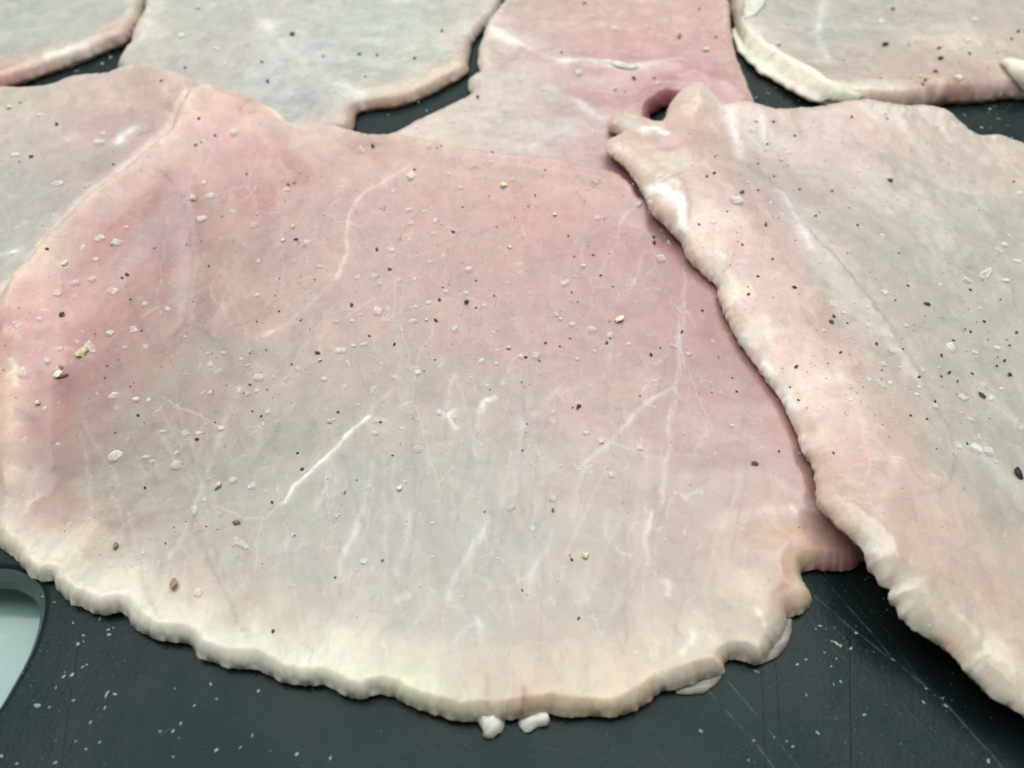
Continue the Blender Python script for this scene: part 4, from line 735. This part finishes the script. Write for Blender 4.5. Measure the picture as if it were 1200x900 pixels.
SALT = [(48,135,7),(121,157,7),(117,168,11),(18,182,9),(68,216,11),(104,217,6),(17,296,8),(247,230,10),(237,257,11),(117,280,12),(137,285,10),(298,265,9),(360,285,8),(336,223,8),(275,156,10),(240,215,7),(148,267,5),(98,292,9),(273,248,7),(212,43,8),(253,57,7),(20,268,5),
 (482,206,14),(422,177,9),(458,293,9),(511,259,8),(508,274,7),(482,262,8),(481,282,7),(479,247,8),(540,220,7),(553,195,6),(600,211,6),(699,211,13),(530,143,8),(637,105,7),(748,240,10),(762,238,8),(784,286,8),(700,256,8),(590,180,5),(503,172,7),(678,85,8),(695,20,9),(758,32,7),(780,25,6),(497,248,6),(525,204,5),(695,155,6),(719,35,8),(585,143,6),(558,195,5),(575,190,4),(770,98,7),
 (862,235,15),(1033,26,9),(1133,48,8),(1122,92,10),(881,153,8),(925,179,6),(903,239,8),(1177,287,8),(1034,276,6),(1194,227,7),(1098,148,6),(1006,200,5),(1017,197,5),(1038,133,5),(920,173,6),(1182,277,5),(1142,24,7),(1173,295,6),(1168,292,5),
 (134,464,11),(136,535,16),(207,546,12),(207,531,6),(217,509,10),(234,508,7),(191,506,6),(259,502,9),(52,480,7),(68,521,6),(29,438,14),(68,344,8),(88,332,9),(108,328,8),(128,391,9),(113,305,8),(170,357,7),(196,362,7),(157,387,8),(171,407,7),(174,469,6),(160,468,9),(55,423,7),(71,409,7),(91,401,6),(147,408,6),(133,342,10),(243,415,5),(263,414,6),(247,428,7),(283,421,6),(291,428,6),(247,461,6),(238,461,5),(301,346,6),(394,377,9),(397,411,9),(303,443,12),(280,458,10),(349,432,7),(320,442,5),(335,444,6),(380,444,7),(301,458,6),(314,483,6),(296,569,10),(273,563,9),(172,536,7),(178,541,5),(240,586,6),(303,306,7),(375,313,7),(228,597,7),(217,395,4),(308,497,6),(290,462,6),(20,381,8),(46,374,6),
 (438,325,9),(419,325,7),(468,329,7),(546,344,7),(443,365,12),(484,377,9),(471,387,6),(413,376,6),(403,411,10),(427,404,8),(414,405,7),(408,426,9),(533,386,9),(693,387,12),(715,393,9),(662,332,10),(683,312,7),(549,316,10),(578,390,7),(568,358,7),(677,421,6),(696,412,6),(670,381,9),(628,418,11),(611,418,7),(582,426,6),(564,424,9),(490,436,9),(462,442,7),(515,483,9),(563,478,6),(440,493,8),(440,507,8),(470,502,7),(490,527,11),(488,492,5),(648,484,7),(648,496,7),(688,508,8),(749,524,9),(717,557,9),(648,585,9),(680,550,6),(432,572,7),(599,595,9),(475,565,5),(774,304,12),(790,406,10),(737,404,7),(577,518,4),(504,307,6),(486,328,6),(522,342,7),(502,355,7),(652,369,7),(767,447,5),(533,489,6),(620,344,6),(594,331,5),(571,452,5),(552,443,5),(550,435,4),(657,546,5),(503,556,4),(422,369,5),(488,360,6),(445,332,5),(420,474,5),(447,427,5),(674,324,5),(668,352,5),
 (1134,329,10),(1178,329,8),(1114,408,12),(1168,408,8),(1143,413,6),(1034,427,8),(1053,431,6),(1044,411,9),(988,367,5),(976,357,9),(965,388,6),(1017,382,6),(1062,382,6),(1037,343,9),(1101,335,7),(1162,467,9),(1128,466,8),(1159,530,13),(1143,526,13),(1123,523,9),(1118,531,7),(1147,512,6),(1152,452,7),(1173,456,5),(1095,476,8),(1081,434,6),(1018,445,6),(1028,447,5),(1034,451,5),(1043,449,6),(996,468,6),(835,400,6),(858,499,6),(960,307,6),(1190,307,7),(1043,394,5),(1074,463,6),(1077,454,5),(1137,492,6),(1148,362,5),(1017,360,5),(1166,541,5),(802,508,5),(807,415,6),(1197,502,7),(823,372,4),
 (277,652,6),(232,695,10),(342,687,7),(228,601,7),(257,603,6),(167,648,5),(129,663,4),(343,627,5),(322,743,5),(172,668,5),(395,604,8),(624,621,9),(427,658,9),(418,668,5),(507,653,5),(507,613,5),(492,687,4),(622,668,4),(780,633,5),(653,680,5),(585,655,4),(540,700,4),(836,260,6),(877,214,5),(460,225,6),(520,300,6)]
SALT_ROD = [(106,407,17),(282,637,18),(1155,321,18)]
PEPPER = [(343,41,8),(307,73,5),(314,96,6),(67,146,6),(37,184,5),(133,193,4),(189,95,4),(217,80,4),(252,159,4),(289,204,4),(338,217,5),(345,215,4),(233,139,4),(236,167,3),(55,292,4),(219,287,3),(379,66,4),(347,281,6),(24,121,3),(260,254,3),(181,291,3),(421,64,5),(442,65,5),(486,69,6),(428,90,4),(518,37,5),(658,62,5),(743,92,6),(767,92,4),(560,114,6),(685,4,4),(437,171,7),(486,199,4),(517,171,3),(577,179,4),(627,229,4),(531,272,6),(442,293,6),(603,255,3),(619,242,3),(573,230,3),(582,266,3),(718,191,5),(766,278,5),(767,285,7),(708,257,3),(666,277,4),(450,246,3),(542,243,3),(469,281,3),(639,199,3),(695,299,4),
 (1037,53,9),(1102,69,8),(1100,57,5),(1084,94,5),(1081,99,4),(1096,84,5),(1193,37,5),(1046,11,6),(998,137,4),(931,159,4),(906,143,4),(899,169,4),(1043,212,7),(975,224,5),(937,222,4),(869,226,7),(838,184,4),(828,207,5),(837,203,5),(888,223,4),(907,207,4),(897,264,6),(956,253,4),(1005,264,5),(870,287,4),(819,263,4),(852,248,3),(888,192,4),(1188,213,3),(1053,297,3),(1040,139,3),(819,11,4),(839,44,4),(1185,46,4),(1136,63,4),
 (73,369,8),(149,322,5),(143,326,4),(72,430,4),(126,429,3),(123,443,3),(162,487,5),(327,365,4),(372,414,7),(342,427,4),(349,531,4),(354,550,5),(319,589,5),(306,488,4),(252,495,3),(231,515,5),(170,572,4),(245,312,4),(153,351,3),(312,410,3),(293,451,4),(353,375,3),(301,377,3),(396,483,5),(293,414,3),(369,328,3),(328,326,3),(135,507,3),(153,453,2.5),(166,388,3),(313,457,3),(286,461,3),(296,482,3),
 (412,358,7),(457,316,6),(515,352,6),(511,376,7),(547,354,9),(558,361,4),(433,394,4),(462,404,5),(519,337,3.5),(558,329,4),(579,347,4),(639,402,5),(656,406,4),(616,419,5),(632,423,4),(678,477,9),(711,402,5),(715,397,3.5),(763,416,6),(704,323,4),(670,343,4),(446,495,4),(460,534,3.5),(612,528,4),(510,422,3.5),(750,464,3.5),(574,457,3),(497,435,3),(714,377,3),(799,389,6),(718,336,3),(668,397,3),(418,563,3),(677,354,3),(618,497,3),(774,408,3.5),(673,301,3.5),(611,448,3),(671,478,3),
 (905,304,4),(888,324,4),(877,345,5),(931,337,6),(974,378,8),(977,371,5),(993,379,3),(985,413,5),(933,430,6),(1027,403,5),(1086,357,8),(1064,335,4),(1153,377,4),(1137,340,4),(1172,351,3),(1191,390,4),(1183,405,4),(1177,423,5),(1183,439,6),(1112,437,6),(1103,417,5),(1122,447,4),(1103,441,4),(1150,464,9),(1095,471,5),(1067,487,4),(1086,491,4),(1137,389,4),(1131,386,3),(1058,409,3.5),(1077,442,4),(1033,434,3),(1139,438,4),(926,454,3.5),(936,469,4),(1133,520,4),(823,364,4),(863,459,4),(977,531,4),(913,529,4),(1192,556,15),(1117,399,4),(834,460,3),(858,443,3),(842,419,3),(1168,429,4),(1049,352,3),
 (320,740,5),(194,637,3),(393,677,4),(448,657,4),(612,692,4),(678,725,5),(670,656,5),(668,651,3),(568,600,3),(242,617,3),(345,628,3)]
BROWN = [(277,613,9),(136,640,9),(204,685,15),(404,577,5),(648,598,6),(884,544,9),(74,441,11),(352,376,3),(796,44,8),(72,431,6)]
HUSK = [(227,233,11),(343,266,8),(332,282,7),(229,169,6),(590,218,11),(650,252,7),(597,290,6),(721,104,6),(886,142,6),(827,59,9),(915,187,6),(913,52,8),(11,127,7),(232,10,7),(97,414,15),(70,440,14),(45,473,9),(255,570,12),(386,495,8),(391,492,5),(76,309,8),(375,422,6),(726,375,14),(596,408,8),(468,573,9),(704,518,8),(500,375,6),(657,374,5),(686,652,11),(1078,90,5)]
CRUMB = [(64,706,4),(117,725,8),(127,738,6),(128,744,6),(133,736,3),(86,730,4),(92,755,7),(98,745,5),(98,752,3),(75,793,6),(85,791,7),(76,788,3),(97,782,5),(102,779,4),(126,814,10),(135,814,6),(123,830,6),(44,827,8),(86,821,4),(58,829,4),(66,806,4),(106,847,5),(65,894,6),(117,870,4),(89,869,4),(101,878,4),(2,886,5),(188,857,4),(203,857,5),(212,848,5),(228,827,4),(254,819,4),(247,802,5),(303,810,5),(282,876,5),(296,862,5),(348,884,6),(205,807,3),(387,889,5),(254,879,6),(203,887,4),(20,895,4),(50,699,3),
 (886,787,8),(934,779,5),(944,773,4),(980,754,9),(975,752,5),(985,757,5),(997,760,5),(961,734,6),(956,737,4),(985,799,5),(977,802,4),(1046,773,6),(1082,823,6),(821,857,6),(1108,827,6),(877,891,4),(922,869,4),(929,875,4),(883,868,4),(1158,892,6),(958,859,6),(1013,838,6),(1003,742,5),(945,815,4),(1085,807,4),(1105,818,4),(980,772,3),(907,864,3),(974,781,3),(966,765,3),(1088,92,4),(1150,150,5),(1170,140,5),(1185,162,6),(1160,128,4),(90,84,6),(120,75,5),(130,68,6),(105,92,4),(490,118,5),(455,135,5),(500,130,4),(886,115,5),(900,110,4),(936,118,5),(1181,148,4),(1130,135,4)]
SP_SALT = {(136,535):'largest clear salt crystal, squarish, alone on the grey lower side of the largest cutlet', (134,464):'bright square salt crystal above the squarish largest crystal on the biggest cutlet',
 (482,206):'clear salt grain at the top end of the pale branching vein of the largest cutlet', (699,211):'upright oblong salt grain near the far pink rim of the largest cutlet', (862,235):'wide flat clear salt flake on the folded cutlet near its top corner',
 (207,546):'pale rounded salt crystal beside the squarish largest crystal on the biggest cutlet', (717,557):'brightest white oblong salt grain right of centre on the largest cutlet'}
SP_ROD = {(106,407):'long rod-shaped salt crystal touching the big pale pepper husk', (282,637):'broad flat smear of melting salt low on the largest cutlet', (1155,321):'long striped salt crystal on the grey flat of the folded cutlet'}
SP_PEP = {(1192,556):'biggest black peppercorn piece, at the frame edge on the folded cutlet', (73,369):'oval black pepper piece on the pink corner of the largest cutlet', (678,477):'oval black pepper piece alone right of centre on the largest cutlet',
 (547,354):'flat grey-black pepper piece in the upper middle of the largest cutlet', (343,41):'blurred dark pepper piece on the far grey cutlet', (1037,53):'darkest pepper piece on the far cutlet with the fat strip'}
SP_BR = {(204,685):'long brown pepper husk near the cream lower rim of the largest cutlet', (136,640):'brown and white pepper fragment low at the side of the largest cutlet', (277,613):'dark brown pepper fragment above the smear of melting salt',
 (884,544):'brown pepper fragment beside the folded edge, on the largest cutlet', (74,441):'brown half of the split peppercorn on the pink corner of the largest cutlet'}
SP_H = {(97,414):'big pale yellow pepper husk beside the rod-shaped salt crystal', (70,440):'cream half of the split peppercorn on the pink corner of the largest cutlet', (227,233):'round pale yellow pepper husk on the dark pink upper part of the largest cutlet',
 (726,375):'split greenish pepper husk in the upper half of the largest cutlet near its fold side', (590,218):'flat pale pepper husk just below the far rim of the largest cutlet', (255,570):'golden pepper husk on the grey part of the largest cutlet',
 (686,652):'grey-green ring-shaped pepper husk low on the largest cutlet', (45,473):'small cream pepper husk in the groove of the largest cutlet\'s pink side', (468,573):'bright yellow pepper husk at the centre of the largest cutlet\'s grey part'}
def spot(u, v, w):
    if w == 'big':
        if v > 600: return 'near the cream lower rim of the largest cutlet'
        if u < 130 and v > 290: return 'on the pink side lip of the largest cutlet'
        if v < 300 and u < 400: return 'on the dark pink upper corner of the largest cutlet'
        if v < 300: return 'below the far pink rim of the largest cutlet'
        if u > 700: return 'on the part of the largest cutlet beside the fold'
        return 'on the crowded centre of the largest cutlet' if u > 370 and v < 450 else 'on the grey middle of the largest cutlet'
    if w == 'right':
        e = np.interp(v, [120, 220, 300, 400, 500, 600, 720], [780, 750, 805, 866, 930, 965, 1055])
        if v < 215: return 'on the far end of the folded cutlet'
        return 'on the pink folded strip of the folded cutlet' if u - e < 130 else 'on the grey flat part of the folded cutlet'
    if w == 'board':
        if v < 200: return 'on the board in a far gap between cutlets'
        return 'on the board between the handle slot and the largest cutlet' if u < 160 else 'on the bare board between the two nearest cutlets' if u > 850 else 'on the bare board in front of the largest cutlet'
    return 'on ' + PLACE[w]
def scatter(lst, meshes, name, adj, noun, cat, special, sink, tilt, flat=1.0, grow=1.0):
    for (u, v, s) in lst:
        w = where(u, v); sp = special.get((u, v))
        put(rnd.choice(meshes), u, v, s * grow, name, sp or '%s %s %s' % (adj.replace('small', 'tiny' if s < 4.5 else 'small' if s < 8 else 'larger'), noun, spot(u, v, w)), cat,
            None if sp else '%ss on %s' % (noun, PLACE[w]), sink, None, tilt, flat)
scatter(SALT, MS, 'salt_grain', 'small translucent', 'salt grain', 'salt grain', SP_SALT, .22, .35, grow=.95)
scatter(SALT_ROD, [MROD], 'salt_grain', 'long', 'salt crystal', 'salt grain', SP_ROD, .2, .1)
scatter(PEPPER, MP, 'pepper_flake', 'small black', 'pepper flake', 'pepper', SP_PEP, .05, .4, grow=.85)
scatter(BROWN, MB, 'pepper_flake', 'small brown', 'pepper fragment', 'pepper', SP_BR, .02, .3, grow=.95)
scatter(HUSK, MH, 'pepper_husk', 'small pale yellow', 'pepper husk', 'pepper', SP_H, .02, .3, grow=.88)
scatter(CRUMB, MC, 'crumb', 'small pale', 'salt crumb', 'crumb', {}, .1, .3, flat=.5, grow=.75)

def dust(name, label, cat, spots, mat, seed):
    """grains too many and too small to pick apart, real geometry in one object"""
    r = np.random.RandomState(seed); V = []; F = []
    base = np.array([(1, 0, 0), (-.6, .8, 0), (-.6, -.8, 0), (0, 0, .8), (.1, .3, -.5)]); tri = [(0, 1, 3), (1, 2, 3), (2, 0, 3), (1, 0, 4), (2, 1, 4), (0, 2, 4)]
    u = np.array([s[0] for s in spots]); v = np.array([s[1] for s in spots]); sz = np.array([s[2] for s in spots])
    x, y, z = onto(TOP, u, v); d = np.sqrt(x * x + y * y + (z - CAMH) ** 2)
    for k in range(len(u)):
        w = sz[k] * d[k] / FPX * .5; a = r.rand() * 6.28; B = base * (1 + r.uniform(-.35, .35, base.shape)) * w
        R = np.array([[math.cos(a), -math.sin(a), 0], [math.sin(a), math.cos(a), 0], [0, 0, 1]]); n = len(V)
        V.extend((B @ R.T + (x[k], y[k], z[k] + w * .12)).tolist()); F.extend([(n + p, n + q, n + s) for p, q, s in tri])
    o = link(name, np_mesh(name, V, F, mat, False)); tag(o, label, cat, None, 'stuff'); return o
rs = np.random.RandomState(5)
sp = []
dens = [(500, 350, 90, 60, 150), (440, 370, 60, 60, 60), (290, 450, 60, 50, 90), (550, 420, 110, 50, 120), (640, 350, 90, 50, 90), (110, 330, 60, 60, 60), (480, 250, 90, 50, 100), (640, 230, 90, 30, 70), (1080, 440, 60, 40, 120), (1000, 440, 60, 25, 50), (1150, 530, 40, 30, 70), (880, 200, 50, 50, 40),
        (600, 500, 250, 150, 200), (200, 480, 120, 90, 120), (1050, 300, 110, 120, 120), (60, 190, 50, 60, 30), (680, 80, 90, 50, 40), (1060, 60, 100, 35, 60), (330, 60, 120, 40, 30)]
for cx, cy, sx, sy, n in dens:
    for _ in range(n):
        u, v = cx + rs.randn() * sx, cy + rs.randn() * sy
        if -5 < u < 1205 and 2 < v < 800 and where(u, v) != 'board': sp.append((u, v, float(np.clip(rs.lognormal(1.0, .35), 1.6, 5))))
dust('salt_dust', 'fine salt dust sprinkled over the meat', 'salt', sp, M_SALTW, 1)
sp = []
for cx, cy, sx, sy, n in [(600, 380, 280, 140, 170), (1060, 400, 100, 100, 90), (870, 250, 60, 60, 25), (250, 400, 130, 120, 60), (600, 230, 130, 40, 40), (1100, 70, 70, 30, 25)]:
    for _ in range(n):
        u, v = cx + rs.randn() * sx, cy + rs.randn() * sy
        if -5 < u < 1205 and 2 < v < 780 and where(u, v) != 'board': sp.append((u, v, rs.uniform(1.2, 2.4)))
dust('pepper_dust', 'fine black pepper dust sprinkled over the meat', 'pepper', sp, M_PEPPER, 2)
sp = []
for cx, cy, sx, sy, n in [(110, 770, 30, 45, 25), (70, 820, 40, 60, 8), (200, 850, 120, 40, 12), (980, 760, 20, 16, 45), (1000, 800, 80, 60, 30), (600, 880, 250, 14, 50), (1090, 840, 60, 40, 40), (1160, 140, 40, 18, 60), (100, 80, 40, 12, 50), (480, 125, 40, 10, 40), (900, 110, 30, 10, 30), (40, 790, 10, 50, 40), (1010, 700, 25, 20, 20)]:
    for _ in range(n):
        u, v = cx + rs.randn() * sx, cy + rs.randn() * sy
        if -5 < u < 1205 and 2 < v < 905 and where(u, v) == 'board' and not (u < 52 and v < 850 and v > 660 and u < 48 - (v - 700) * .3): sp.append((u, v, float(np.clip(rs.lognormal(.25, .35), .8, 2.4))))
dust('salt_crumbs', 'fine pale crumbs scattered over the bare cutting board', 'crumbs', sp, M_CRUMB, 3)
